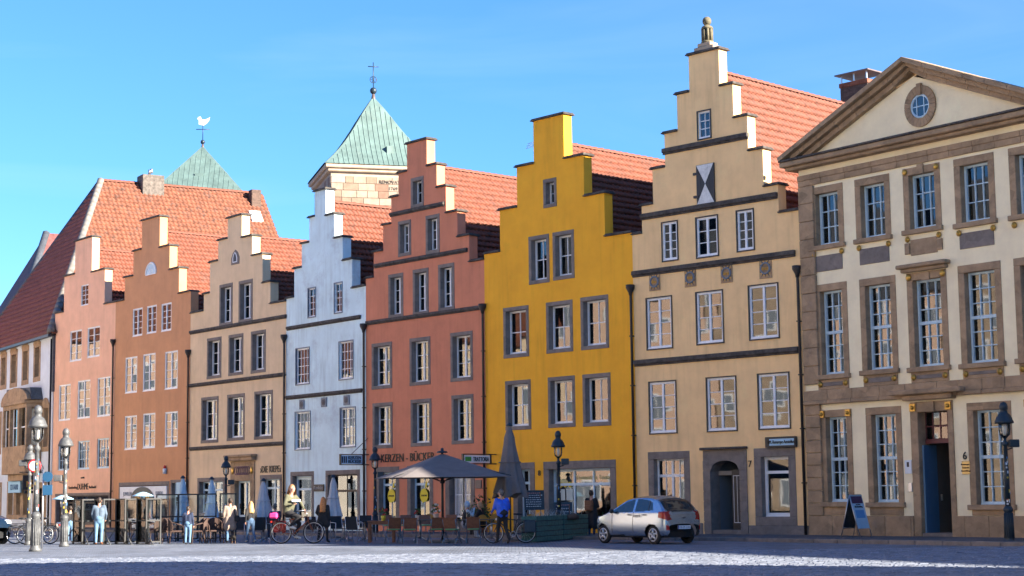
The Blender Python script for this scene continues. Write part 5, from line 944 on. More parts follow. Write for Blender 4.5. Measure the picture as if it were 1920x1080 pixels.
# table things
def pot(px, py, z, label, flower, potm, s=1.0, dz=.0):
    q = ground(px, py); t = thing('flower_pot', label, 'flower pot', (q.x, q.y, z)); MB().lathe([(.055 * s, 0), (.075 * s, .15 * s), (.065 * s, .15 * s)], 12).build('pot', potm, t); m = MB(); rs = random.Random(px)
    for k in range(26): a, r, zz = rs.uniform(0, 6.3), rs.uniform(0, .12), rs.uniform(.15, .36); m.m = 0 if k % 3 else 1; m.add([(r * math.cos(a) * s + dx * s, r * math.sin(a) * s + dy * s, zz * s + dz_ * s) for dx, dy, dz_ in ((-.03, 0, 0), (.03, .01, 0), (.02, 0, .05), (-.02, .01, .05))], [(0, 1, 2, 3)])
    m.build('flowers', [col('leaf green', (.05, .11, .03)), flower], t)
pot(719, 1017, .74, 'yellow pot with red flowers on the brown wooden table', col('red petals', (.5, .04, .04)), col('yellow glaze', (.6, .5, .05)), 1.2)
pot(783, 1013, .74, 'small planted jar on the table left of the parasol pole', col('red petals', (.5, .04, .04)), col('printed tin', (.6, .5, .45)), 1.0)
pot(818, 1013.4, .74, 'white flowers in a printed tin beside the parasol pole', col('white petals', (.75, .75, .75)), col('printed tin', (.6, .5, .45)), 1.4)
q = ground(878, 1013); t = thing('jar', 'glass jar on the table between the two seated guests', 'jar', (q.x, q.y, .74)); MB().lathe([(.06, 0), (.065, .02), (.065, .2), (.05, .24)], 12).build('body', M['lampglass'], t); MB().lathe([(.052, .24), (.052, .27), (0, .27)], 12).build('lid', M['steel'], t)
# ---------------------------------------------------------------- parasols
def closed_parasol(label, px, ytop, ybot, d, mt, r=.34, ragged=.0):
    a = at_depth(px, ytop, d); b = at_depth(px, ybot, d); t = thing('parasol', label, 'parasol', (a.x, a.y, 0), RND.uniform(0, 1), 'folded parasols'); H_, L = a.z, a.z - b.z; n = 40; m = MB(); m.smooth = True; rows = 12; vs = []
    for i in range(rows + 1):
        f = i / rows; rr = (.05 + (r - .05) * f ** .8) * (1 - .1 * math.sin(f * PI))
        if .15 < f < .22: rr *= 1.12
        for k in range(n):
            an = 2 * PI * k / n; fold = 1 + .2 * f * math.sin(8 * an + .6 * math.sin(3 * f)) + .05 * math.sin(3 * an + 5 * f); drop = ragged * math.sin(4 * an + 1) * f ** 4
            vs.append((rr * fold * math.cos(an), rr * fold * math.sin(an), H_ - .06 - L * f + drop))
    m.add(vs, [(i * n + k, i * n + (k + 1) % n, (i + 1) * n + (k + 1) % n, (i + 1) * n + k) for i in range(rows) for k in range(n)]); m.build('canopy', mt, t)
    MB().tube([(0, 0, .05), (0, 0, H_ + .02)], .03, 8).build('pole', col('dark pole wood', (.06, .035, .025)), t); MB().lathe([(.12, H_ - .07), (.1, H_ - .02), (.03, H_ + .05)], 10).build('cap', M['iron'], t); MB().lathe([(.3, 0), (.3, .07), (.06, .09), (.05, .25)], 14).build('foot', M['greystone'], t)
    MB().torus((0, 0, H_ - L * .55), r * .68, .02, 'z', 18, 5).build('strap', mt, t)
    return t
PB = mat('blue white parasol cloth', (.42, .58, .68), .9, var=.12, scale=5); PG = mat('grey parasol cloth', (.48, .50, .52), .9, var=.1, scale=5); PT_ = mat('taupe parasol cloth', (.17, .15, .145), .9, var=.1, scale=3, spots=[((.16, .13, .12), 2.5, .64, .5)])
closed_parasol('folded pale blue parasol in front of the terracotta house, leftmost', 343, 894, 978, 71, PB, .34, .06); closed_parasol('folded pale blue parasol left of the dark lamp post at the cream house', 397, 896, 982, 70, PB, .33, .1)
closed_parasol('folded pale grey parasol behind the cyclist, right of the carved doorway', 494, 899, 971, 69, PG, .38); closed_parasol('folded pale grey parasol in front of the white house window', 625, 892, 967, 68, PG, .34)
closed_parasol('large folded taupe parasol in front of the yellow house', 955, 795, 926, 60, PT_, .55, .1)
a = at_depth(829, 848, 59.5); t = thing('parasol', 'wide open taupe parasol over the trattoria tables', 'parasol', (a.x, a.y, 0), R(13)); zt = a.z; ze_ = zt - .82; hw = 2.1; n = 8; m = MB(); vs = []; rows = 6
for i in range(rows + 1):
    f = i / rows
    for k in range(n * 4):
        an = 2 * PI * (k + .5) / (n * 4); sq = 1 / max(abs(math.cos(an)), abs(math.sin(an))); sag = -.05 * math.sin(PI * f) ; vs.append((hw * f * sq * math.cos(an), hw * f * sq * math.sin(an), zt - .05 - (zt - ze_) * (f ** 1.12) + sag + .05 * f * abs(math.sin(2 * an)) * 0))
N4 = n * 4; m.add(vs, [(i * N4 + k, i * N4 + (k + 1) % N4, (i + 1) * N4 + (k + 1) % N4, (i + 1) * N4 + k) for i in range(rows) for k in range(N4)]); cn = m.build('canopy', PT_, t); md = cn.modifiers.new('cloth', 'SOLIDIFY'); md.thickness = .008
MB().tube([(0, 0, .05), (0, 0, zt)], .045, 10).build('pole', M['black'], t); MB().lathe([(.2, zt - .02), (.17, zt + .03), (.05, zt + .06), (.06, zt + .12), (.0, zt + .16)], 12).build('cap', M['iron'], t); MB().box(-.45, .45, -.45, .45, 0, .09).build('foot', M['greystone'], t, bev=.02)
for k in range(8):
    an = PI * k / 4; sq = 1 / max(abs(math.cos(an)), abs(math.sin(an))); e = (hw * .93 * sq * math.cos(an), hw * .93 * sq * math.sin(an), ze_ + .05); rb = MB().tube([(0, 0, zt - .27), (e[0], e[1], e[2] - .06)], .014, 5).build('rib', M['black'], t); MB().tube([(.05 * math.cos(an), .05 * math.sin(an), zt - 1.0), (e[0] * .5, e[1] * .5, (zt - .33 + e[2]) / 2 - .02)], .012, 5).build('strut', M['black'], rb)
MB().lathe([(.07, zt - 1.06), (.09, zt - 1.0), (.07, zt - .94)], 10).build('hub', M['black'], t)
# patio heaters
for i, (px, py) in enumerate(((268, 928), (118, 934))):
    a = at_depth(px, py, 68); t = thing('patio_heater', ('patio heater with pale blue hood behind the glass screens', 'patio heater with pale blue hood behind the left lamp posts')[i], 'heater', (a.x, a.y, 0)); MB().lathe([(.42, -.05), (.4, -.02), (.12, .1), (0, .12)], 20, (0, 0, a.z)).build('hood', M['signblue'], t); MB().lathe([(.09, -.35), (.1, -.05)], 10, (0, 0, a.z)).build('burner', M['steel'], t); MB().tube([(0, 0, .6), (0, 0, a.z - .35)], .035, 8).build('pole', M['steel'], t); MB().lathe([(.24, 0), (.24, .7), (.2, .75)], 14).build('gas_housing', M['steel'], t)
# ---------------------------------------------------------------- glass screens
def screen(label, p, rot, w, h, foot=True):
    t = thing('glass_screen', label, 'screen', p, rot, 'terrace glass screens'); b = .05
    MB().box(-w / 2, -w / 2 + b, -.025, .025, 0, h).box(w / 2 - b, w / 2, -.025, .025, 0, h).box(-w / 2 + b, w / 2 - b, -.025, .025, h - b, h).box(-w / 2 + b, w / 2 - b, -.025, .025, .06, .06 + b).box(-w / 2 + b, w / 2 - b, -.024, .024, h * .5, h * .5 + b).build('frame', M['black'], t)
    for z0, z1 in ((.06 + b, h * .5), (h * .5 + b, h - b)): obj('pane', pane_mesh(w - 2 * b, z1 - z0, 'screenglass'), t, (0, 0, (z0 + z1) / 2))
    if foot: MB().tube([(-w / 2 + .02, -.45, .02), (-w / 2 + .02, -.02, .55)], .018, 5).box(-w / 2, -w / 2 + .05, -.5, .5, 0, .03).build('foot', M['black'], t)
    return t
ords = ('first', 'second', 'third', 'fourth', 'fifth', 'sixth', 'seventh', 'eighth', 'ninth')
for i in range(8): screen('black framed glass screen on the left terrace, %s from the left' % ords[i], ground(147 + i * 20, 1020.5), (.75 if i % 2 else -.62), .62, 1.62)
for i, (px, w_) in enumerate(((313, .85), (352, .75), (388, .7), (427, .62))): screen('tall black framed glass screen, %s of the open row right of the zigzag screens' % ords[i], ground(px, 1014), .06, w_ * 1.02, 1.78, False)
# ---------------------------------------------------------------- planters, boards, plants
GRN = mat('green painted boards', (.055, .15, .13), .7, var=.3, scale=7, spots=[((.02, .05, .045), 5, .6, .6)])
def leafy(t, name, n, box_, mt, size=.09, seed=1):
    rs = random.Random(seed); m = MB()
    for k in range(n):
        u, v, w = (rs.gauss(0, .4) for _ in range(3)); c = Vector((box_[0] * u, box_[1] * v, box_[2] + box_[3] * abs(w))); d = Vector((rs.uniform(-1, 1), rs.uniform(-1, 1), rs.uniform(-.2, 1))).normalized(); s = size * rs.uniform(.6, 1.3); e = d.orthogonal().normalized() * s * .3
        m.add([tuple(c), tuple(c + d * s * .5 + e), tuple(c + d * s), tuple(c + d * s * .5 - e)], [(0, 1, 2, 3)])
    m.build(name, mt, t)
pa, pb = ground(1006, 1017.5), ground(1104, 1009); dv = pb - pa; rz = math.atan2(dv.y, dv.x); Lp = dv.length
for i in range(2):
    t = thing('planter', ('green slatted planter with dry grasses, nearer of the two by the lamp post', 'green slatted planter with a log on its rim, farther of the two')[i], 'planter', pa + dv * (i * .5 + .01), rz, 'green planters'); L = Lp * .485; D_ = .55
    for k in range(5):
        MB().box(0, L, 0, .025, .03 + k * .17, .03 + k * .17 + .15).build('board', GRN, t, bev=.008); MB().box(0, L, D_ - .025, D_, .03 + k * .17, .03 + k * .17 + .15).build('board', GRN, t, bev=.008); MB().box(0, .025, .026, D_ - .026, .03 + k * .17, .03 + k * .17 + .15).build('board', GRN, t); MB().box(L - .025, L, .026, D_ - .026, .03 + k * .17, .03 + k * .17 + .15).build('board', GRN, t)
    MB().box(.03, L - .03, .03, D_ - .03, .05, .72).build('soil', col('dark soil', (.03, .022, .018)), t)
    e = obj('grasses', None, t, (L / 2, D_ / 2, 0)); bpy.data.objects.remove(e)
    m = MB(); rs = random.Random(i + 3)
    for k in range(70 if i == 0 else 25): x, y, a = rs.uniform(.1, L - .1), rs.uniform(.1, D_ - .1), rs.uniform(0, 6.3); h_ = rs.uniform(.15, .38); m.tube([(x, y, .7), (x + .05 * math.cos(a), y + .05 * math.sin(a), .75 + h_ * .6), (x + .16 * math.cos(a), y + .16 * math.sin(a), .75 + h_)], [.006, .005, .001], 3)
    m.build('grasses', col('pale dry grass', (.42, .5, .5), .9), t)
    if i == 1: MB().tube([(.35, -.02, .78), (.9, -.06, .8), (1.4, -.02, .77)], [.09, .12, .08], 10).build('log', col('bark', (.09, .06, .045), .9), t)
def bush(label, px, py, h, r, seed, potted=True):
    q = ground(px, py); t = thing('potted_plant', label, 'plant', q, 0); MB().lathe([(.2, 0), (.26, .4), (.23, .4)], 14).build('pot', col('terracotta pot', (.25, .09, .05)), t); st = MB(); rs = random.Random(seed)
    for k in range(9): a = rs.uniform(0, 6.3); st.tube([(0, 0, .35), (.2 * r * math.cos(a), .2 * r * math.sin(a), .35 + h * .4), (r * .8 * math.cos(a), r * .8 * math.sin(a), .4 + h * rs.uniform(.5, 1))], [.015, .01, .004], 5)
    st.build('stems', col('bark', (.09, .06, .045)), t); leafy(t, 'foliage', 520, (r, r, .45, h * .8), mat('laurel leaf %d' % seed, (.045, .085, .025), .45, var=.5, scale=3), .16, seed)
bush('leafy green shrub in a pot beside the red house door', 897, 1004, 1.25, .55, 4); bush('leafy green shrub by the yellow house window behind the silver car', 1152, 1004, 1.35, .62, 9)
def board(label, px, py, z0, w, h, lean, rot, lines, easel=True):
    q = ground(px, py); t = thing('chalkboard', label, 'chalkboard', q, rot); p = obj('board', MB().box(-w / 2, w / 2, -.015, .015, 0, h).mesh('board', M['iron']), t, (0, 0, z0)); p.rotation_euler = (lean, 0, 0); rs = random.Random(px)
    for k in range(lines):
        zz = h - .12 - k * (h - .16) / lines; m = MB(); x = -w / 2 + .07
        while x < w / 2 - .12: l_ = rs.uniform(.03, .09); m.box(x, x + l_, -.018, -.0155, zz, zz + .035 * rs.uniform(.6, 1)); x += l_ + .025
        m.build('chalk_writing', col('chalk', (.45, .52, .55)) if k else col('chalk pink', (.5, .25, .25)), p)
    if easel:
        for sx in (-1, 1): MB().tube([(sx * w * .35, .12, 0), (sx * w * .3, .04, z0 + h * .9)], .02, 5).build('leg', WOOD, t)
board('chalkboard menu on a stand by the yellow house doorway', 1003, 1006, 1.0, .78, .75, -.12, .2, 7); board('chalkboard leaning behind the lamp post at the yellow house', 1058, 1006, .35, .7, .95, -.2, .1, 6)
q = ground(1090, 1003); t = thing('menu_counter', 'row of pale menu panels below the yellow house window', 'counter', q, H6.th - PI / 2)
for k in range(4): MB().box(-.9 + k * .42, -.52 + k * .42, -.02, .02, .55, 1.1).build('panel', M['signblue'], t)
MB().box(-.95, .8, .03, .3, 0, .56).build('bench', M['darkwood'], t)
# A-frame poster stand
q = ground(1606, 1006.5, .11); t = thing('poster_stand', 'blue A-frame poster stand on the pavement by the neoclassical building', 'sign', (q.x, q.y, .11), R(48)); W2, HH, SP = .36, 1.32, .34
for s_ in (-1, 1):
    m = MB()
    for sx in (-1, 1): m.tube([(sx * W2, s_ * SP, 0), (sx * W2, 0, HH)], .016, 6)
    m.tube([(-W2, 0, HH), (W2, 0, HH)], .016, 6).tube([(-W2, s_ * SP * .78, HH * .22), (W2, s_ * SP * .78, HH * .22)], .012, 6); fr_ = m.build('frame', M['steel'], t)
    def onp(x0, x1, f0, f1, o): return [(x, s_ * (SP * (1 - f) + o), HH * f) for x, f in ((x0, f0), (x1, f0), (x1, f1), (x0, f1))]
    MB().add(onp(-W2, W2, .2, .99, .004) + onp(-W2, W2, .2, .99, .012), [(0, 1, 2, 3), (4, 5, 6, 7), (0, 1, 5, 4), (2, 3, 7, 6), (1, 2, 6, 5), (3, 0, 4, 7)]).build('poster', M['signblue'] if s_ < 0 else M['iron'], fr_)
    if s_ < 0:
        MB().add(onp(-W2 + .03, W2 - .03, .8, .97, .016), [(0, 1, 2, 3)]).build('poster_header', col('poster plum', (.07, .03, .08)), fr_); MB().add(onp(-W2 + .1, W2 - .1, .45, .64, .016), [(0, 1, 2, 3)]).build('poster_picture', col('poster blue', (.1, .3, .6)), fr_); A_ = Matrix.Translation((0, -SP * .28 - .02, HH * .70)) @ Matrix.Rotation(-math.atan2(SP, HH), 4, 'X') @ FRONT; text('Die Ausstellung', .085, M['letter'], fr_, A_, sx=.85); text('neu: Sofort', .06, M['letter'], fr_, A_ @ Matrix.Translation((0, .08, 0)))

# ---------------------------------------------------------------- bicycles
TYRE = col('tyre rubber', (.02, .02, .02), .8)
def bicycle(label, loc, rot, framec, lean=0.0, pannier=None, basket=False, step=False):
    t = thing('bicycle', label, 'bicycle', loc, rot); t.rotation_euler = (lean, 0, rot); r = .345; fm = col('bike ' + framec[0], framec[1], .4, .2); wb = 1.06
    for x in (0, wb):
        w = MB().torus((x, 0, r), r - .018, .019, 'y', 32, 6).build('wheel', TYRE, t); MB().torus((x, 0, r), r - .045, .013, 'y', 32, 5).build('rim', M['steel'], w); s = MB().lathe([(.025, -.05), (.025, .05)], 8)
        s.v = [(a, c, b) for a, b, c in s.v]; s.v = [(a + x, b, c + r) for a, b, c in s.v]
        for k in range(14): a = 2 * PI * k / 14; s.tube([(x, 0, r), (x + (r - .05) * math.cos(a), 0, r + (r - .05) * math.sin(a))], .0025, 3)
        s.build('spokes', M['steel'], w)
    bb, st, hd = (.42, 0, .30), (.27, 0, .78), (.86, 0, .84); f = MB()
    f.tube([bb, st], .017, 6).tube([bb, (.88, 0, .72)], .019, 6).tube([(0, 0, r), bb], .012, 6).tube([(0, 0, r), (.29, 0, .72)], .01, 6)
    f.tube([(.33, 0, .55), (.87, 0, .76)] if step else [(.28, 0, .74), hd], .016, 6); f.tube([(.90, 0, .62), hd], .02, 6).build('frame', fm, t)
    MB().tube([(wb, .05, r), (.93, .05, .6), (.9, 0, .64)], .011, 5).tube([(wb, -.05, r), (.93, -.05, .6), (.9, 0, .64)], .011, 5).build('fork', fm, t)
    MB().tube([(.84, 0, .84), (.82, 0, 1.0)], .013, 6).tube([(.68, .29, 1.02), (.8, .2, 1.03), (.84, 0, 1.0), (.8, -.2, 1.03), (.68, -.29, 1.02)], .012, 6).build('handlebar', M['steel'], t)
    for sy in (-1, 1): MB().tube([(.69, sy * .29, 1.02), (.58, sy * .3, 1.0)], .017, 6).build('grip', M['black'], t)
    MB().tube([st, (.25, 0, .9)], .013, 6).build('seat_post', M['steel'], t); MB().ball((.22, 0, .94), .1, 10, (1.35, .75, .35)).ball((.34, 0, .945), .05, 8, (1.5, .6, .5)).build('saddle', M['black'], t)
    c = MB().torus((.42, .05, .3), .085, .01, 'y', 18, 4).tube([(.42, .07, .3), (.48, .07, .15)], .01, 5).tube([(.42, -.07, .3), (.36, -.07, .45)], .01, 5); c.build('crank', M['steel'], t)
    MB().cbox((.48, .12, .15), (.09, .09, .02)).build('pedal', M['black'], t); MB().cbox((.36, -.12, .45), (.09, .09, .02)).build('pedal', M['black'], t)
    for x, a0, a1 in ((0, .3, 2.9), (wb, .7, 2.6)): MB().torus((x, 0, r), r + .025, .012, 'y', 14, 4, a0, a1).build('mudguard', M['black'], t)
    MB().tube([(-.3, .06, .74), (.26, .06, .76)], .008, 5).tube([(-.3, -.06, .74), (.26, -.06, .76)], .008, 5).tube([(-.2, .06, .74), (0, .06, r)], .007, 5).tube([(-.2, -.06, .74), (0, -.06, r)], .007, 5).build('rack', M['black'], t)
    MB().ball((.95, 0, .78), .05, 8).build('head_light', M['steel'], t); box('rear_light', col('red lens', (.5, .03, .02)), t, -.34, -.3, -.04, .04, .66, .72)
    if pannier:
        for sy in (-1, 1): MB().box(-.32, .08, sy * .09 if sy > 0 else -.25, .25 if sy > 0 else -.09, .34, .74).build('pannier', pannier, t, bev=.03)
    return t
g = ground(924, 1017); bicycle('black touring bicycle with dark panniers pushed by the man in the blue jacket', ground(986, 1018), PI + .08, ('black', (.03, .03, .035)), 0, M['iron'])
bicycle('dark bicycle leaning beside the tall lamp post, right of it', ground(94, 1020), PI - .25, ('dark', (.03, .03, .03)), .08); bicycle('dark bicycle parked left of the tall lamp post', ground(28, 1020), .12, ('navy', (.02, .03, .05)), -.08)
# ---------------------------------------------------------------- cars
def interp(x, pts):
    return float(np.interp(x, [p[0] for p in pts], [p[1] for p in pts]))
def sm(x, pts):      # smooth interpolation
    xs = [p[0] for p in pts]; ys = [p[1] for p in pts]; i = max(0, min(len(xs) - 2, int(np.searchsorted(xs, x)) - 1)); h = xs[i + 1] - xs[i]; u = min(1, max(0, (x - xs[i]) / h))
    d = [(ys[min(k + 1, len(xs) - 1)] - ys[max(k - 1, 0)]) / (xs[min(k + 1, len(xs) - 1)] - xs[max(k - 1, 0)]) for k in (i, i + 1)]
    return (2 * u ** 3 - 3 * u * u + 1) * ys[i] + (u ** 3 - 2 * u * u + u) * h * d[0] + (-2 * u ** 3 + 3 * u * u) * ys[i + 1] + (u ** 3 - u * u) * h * d[1]
def inpoly(x, z, P):
    c = False; j = len(P) - 1
    for i in range(len(P)):
        if (P[i][1] > z) != (P[j][1] > z) and x < (P[j][0] - P[i][0]) * (z - P[i][1]) / (P[j][1] - P[i][1]) + P[i][0]: c = not c
        j = i
    return c
def car(label, loc, rot, paint, plate, logo=None, sc=1.0):
    t = thing('car', label, 'car', loc, rot); t.scale = (sc, sc, sc); L = 3.6; TOP = [(0, .62), (.04, .86), (.1, 1.0), (.2, 1.12), (.42, 1.36), (.6, 1.44), (1.0, 1.49), (1.5, 1.485), (1.95, 1.42), (2.3, 1.25), (2.75, 1.02), (2.95, .96), (3.3, .86), (3.5, .74), (3.6, .55)]
    WID = [(0, .62), (.06, .72), (.2, .775), (.6, .8), (1.8, .8), (2.8, .79), (3.2, .74), (3.45, .62), (3.6, .42)]; BOT = [(0, .36), (.05, .28), (.1, .25), (.4, .22), (3.2, .2), (3.5, .24), (3.6, .36)]
    nx, nz = 150, 44; wc = ((.62, .285), (3.0, .285)); V = []; G = {}
    def half(x, z, zt, w):
        belt = .97; y = w * (1 - .05 * ((z - .6) / .4) ** 2) if z < belt else w * (.957 - .26 * ((z - belt) / .52))
        if z < .4: y *= 1 - .25 * ((.4 - z) / .2) ** 2 * .5
        rr = .1 if zt > 1.1 else .07
        if z > zt - rr: y *= math.sqrt(max(0, 1 - ((z - zt + rr) / rr) ** 2)) * .0 + (1 - ((z - zt + rr) / rr) ** 2.2) ** .5 if z < zt else 0
        return max(0, y)
    for i in range(nx + 1):
        x = L * i / nx; zt, zb, w = sm(x, TOP), sm(x, BOT), sm(x, WID)
        for j in range(nz + 1):
            f = j / nz; z = zb + (zt - zb) * (1 - (1 - f) ** 1.7); y = half(x, z, zt, w) if j < nz else 0.0; V.append((x, y, z))
    nrow = nz + 1
    SG = [(.60, 1.04), (.70, 1.27), (.86, 1.345), (1.2, 1.385), (1.6, 1.38), (1.98, 1.29), (2.55, 1.0), (2.5, .965), (1.5, .985)]
    def cls(c):
        x, y, z = c; zt = sm(x, TOP)
        if any((x - a) ** 2 + (z - b) ** 2 < .345 ** 2 for a, b in wc) and y > .42: return None
        if y > .4 and inpoly(x, z, SG):
            if 1.44 < x < 1.53 or .80 < x < .83: return 'paint' if x > 1 else 'black'
            return 'window'
        if .13 < x < .46 and z > zt - .09 and y < .53 and z > 1.03: return 'window'
        if .1 < x < .5 and z > zt - .12 and y < .6 and z > 1.0: return 'black'
        if 2.08 < x < 2.82 and z > zt - .12 and y < .63: return 'window'
        if x < .34 and y > .52 and .74 + x * .25 < z < 1.0: return 'tail_light'
        if x > 3.22 and y > .34 and .66 < z < .8: return 'headlight'
        if x < .12 and y < .4 and .43 < z < .58: return 'black'
        if x < .2 and .6 < y < .7 and .44 < z < .58: return 'tail_light'
        if x > 3.4 and y < .45 and .3 < z < .55: return 'black'
        if z < .27: return 'black'
        if .5 < y and (abs(x - 1.49) < .012 or abs(x - 2.5) < .012) and .34 < z < .98: return 'black'
        return 'paint'
    parts = {}
    for i in range(nx):
        for j in range(nz):
            q = [i * nrow + j, (i + 1) * nrow + j, (i + 1) * nrow + j + 1, i * nrow + j + 1]; c = np.mean([V[k] for k in q], 0); k_ = cls(c)
            if k_ is None: continue
            for s_ in (1, -1): parts.setdefault(k_, MB()); m = parts[k_]; m.smooth = True; vs = [(V[k][0], s_ * V[k][1], V[k][2]) for k in q]; m.add(vs if s_ < 0 else vs[::-1], [(0, 1, 2, 3)])
    mt = {'paint': paint, 'window': col('car glass', (.02, .025, .03), .05, 0, spec=.9), 'black': M['black'], 'tail_light': col('tail lamp red', (.35, .02, .015), .2), 'headlight': col('headlamp', (.6, .65, .7), .1, .3)}
    root = None
    for k_, nmn in (('paint', 'body'), ('window', 'windows'), ('black', 'trim'), ('tail_light', 'tail_lights'), ('headlight', 'headlights')):
        me = parts[k_].mesh(nmn, mt[k_]); bm = bmesh.new(); bm.from_mesh(me); bmesh.ops.remove_doubles(bm, verts=bm.verts, dist=.0008); bm.to_mesh(me); bm.free(); obj(nmn, me, t)
    MB().box(.3, 3.3, -.62, .62, .2, .42).box(.5, 2.6, -.6, .6, .42, .9).build('underbody', M['black'], t)
    for a, b in wc:
        for s_ in (1, -1):
            w = MB().torus((a, s_ * .68, b), .225, .075, 'y', 28, 8).build('wheel', TYRE, t); rm = MB()
            for k in range(5): an = 2 * PI * k / 5 + .3; rm.tube([(a, s_ * .745, b), (a + .19 * math.cos(an), s_ * .74, b + .19 * math.sin(an))], [.045, .035], 6)
            rm.torus((a, s_ * .735, b), .19, .022, 'y', 24, 6).ball((a, s_ * .75, b), .055, 10, (1, .4, 1)); rm.build('rim', M['steel'], w); d = MB().lathe([(0, -.02), (.2, -.02), (.2, .02), (0, .02)], 18); d.v = [(x_ + a, z_ + s_ * .7, y_ + b) for x_, y_, z_ in d.v]; d.build('brake_disc', M['black'], w)
            lin_ = MB().torus((a, s_ * .6, b), .33, .05, 'y', 20, 6, -.2, PI + .2).build('arch_liner', M['black'], t)
    for s_ in (1, -1):
        MB().ball((2.42, s_ * .88, 1.02), .1, 10, (.6, .9, .75)).tube([(2.44, s_ * .77, .97), (2.42, s_ * .86, 1.0)], .02, 5).build('mirror', M['black'], t)
        for x in (1.66, .95): MB().tube([(x - .09, s_ * .795, .9), (x, s_ * .815, .905), (x + .09, s_ * .8, .9)], .016, 6).build('door_handle', M['black'], t)
    MB().tube([(.75, 0, 1.47), (.62, 0, 1.66)], .006, 4).build('aerial', M['black'], t)
    pl = MB().box(-.012, .0, -.26, .26, .46, .57).build('number_plate', M['signwhite'], t, (.01, 0, 0)); box('blue_band', col('plate blue', (.02, .08, .4)), pl, -.0135, -.0125, .215, .26, .462, .568); text(plate, .085, M['letter'], pl, Matrix.Translation((-.014, -.02, .485)) @ Matrix.Rotation(-PI / 2, 4, 'Z') @ FRONT, ext=.001)
    MB().tube([(.0, -.05, .8), (-.02, 0, .82), (0, .05, .8)], .014, 5).build('tailgate_handle', M['black'], t)
    if logo: text(logo, .16, M['letter'], t, Matrix.Translation((1.28, .822, .83)) @ Matrix.Rotation(PI, 4, 'Z') @ FRONT, ext=.002)
    return t
SILV = mat('silver paint', (.33, .41, .50), .24, .8, var=.02, scale=1)
rr_, fr_ = ground(1238, 1020.5), ground(1143, 1018.5); dv = (fr_ - rr_).normalized(); nrm = Vector((-dv.y, dv.x, 0)); nrm = nrm if nrm.dot(Vector((-.7, -.7, 0))) > 0 else -nrm
c0 = rr_ - nrm * .72 - dv * .62 + Vector((-.2, 0, 0)); car('small silver hatchback with stat-k lettering parked before the tall cream house', (c0.x, c0.y, 0), math.atan2(dv.y, dv.x), SILV, 'OS ZS 1122', 'stat·k')
q = ground(27, 1021); car('dark blue car just entering the frame at far left', (q.x - 4.15, q.y + 2.2, 0), R(-28), col('dark blue paint', (.012, .03, .06), .25, .4), 'OS AK 318', None, 1.12)
# ================================================================ people and a dog
def capsule(m, a, b, ra, rb, n=12):
    a, b = Vector(a), Vector(b); d = (b - a); L = d.length; d = d.normalized() if L > 1e-6 else Vector((0, 0, 1)); pts = []; rs = []
    for k in range(5): t = PI / 2 * k / 4; pts.append(a - d * ra * math.cos(t)); rs.append(max(.002, ra * math.sin(t)))
    for k in range(5): t = PI / 2 * k / 4; pts.append(b + d * rb * math.sin(t)); rs.append(max(.002, rb * math.cos(t)))
    m.tube([tuple(p) for p in pts], rs, n)
def blend(caps, balls, voxel, mats, region_index, smooth=4):
    """one continuous skin over tapered limbs: voxel remesh, then each face takes the material of its nearest limb"""
    m = MB()
    for a, b, ra, rb, rg in caps: capsule(m, a, b, ra, rb)
    for c, r, sq, rg in balls: m.ball(c, r, 16, sq)
    me = m.mesh('tmp', mats[0]); o = bpy.data.objects.new('tmp', me); COL.objects.link(o)
    md = o.modifiers.new('r', 'REMESH'); md.mode = 'VOXEL'; md.voxel_size = voxel; s = o.modifiers.new('s', 'SMOOTH'); s.iterations = smooth; s.factor = .5
    dg = bpy.context.evaluated_depsgraph_get(); dg.update(); out = bpy.data.meshes.new_from_object(o.evaluated_get(dg)); bpy.data.objects.remove(o); bpy.data.meshes.remove(me)
    n = len(out.polygons); ce = np.empty(n * 3); out.polygons.foreach_get('center', ce); ce = ce.reshape(-1, 3); best = np.full(n, 1e9); idx = np.zeros(n, int)
    for a, b, ra, rb, rg in caps:
        a, b = np.array(a), np.array(b); d = b - a; L2 = max(1e-9, d @ d); t = np.clip(((ce - a) @ d) / L2, 0, 1); ds = np.linalg.norm(ce - a - t[:, None] * d, axis=1) - (ra + (rb - ra) * t); k = ds < best; best[k] = ds[k]; idx[k] = region_index[rg]
    for c, r, sq, rg in balls:
        q = (ce - np.array(c)) / np.array(sq); ds = (np.linalg.norm(q, axis=1) - r) * min(sq); k = ds < best; best[k] = ds[k]; idx[k] = region_index[rg]
    out.materials.clear()
    for x in mats: out.materials.append(x)
    out.polygons.foreach_set('material_index', idx.astype(np.int32)); out.polygons.foreach_set('use_smooth', np.ones(n, bool)); out.update(); return out
SKIN = mat('skin', (.50, .27, .19), .55, var=.08, scale=20); SKIN2 = SKIN
STAND = dict(pel=(0, 0, .96), chest=(0, .01, 1.27), neck=(0, 0, 1.475), head=(0, .02, 1.635), sh=(.18, 0, 1.41), el=(.24, -.03, 1.13), wr=(.25, .06, .88), hip=(.088, 0, .92), kn=(.1, .02, .5), an=(.1, -.03, .085), toe=(.115, .14, .035))
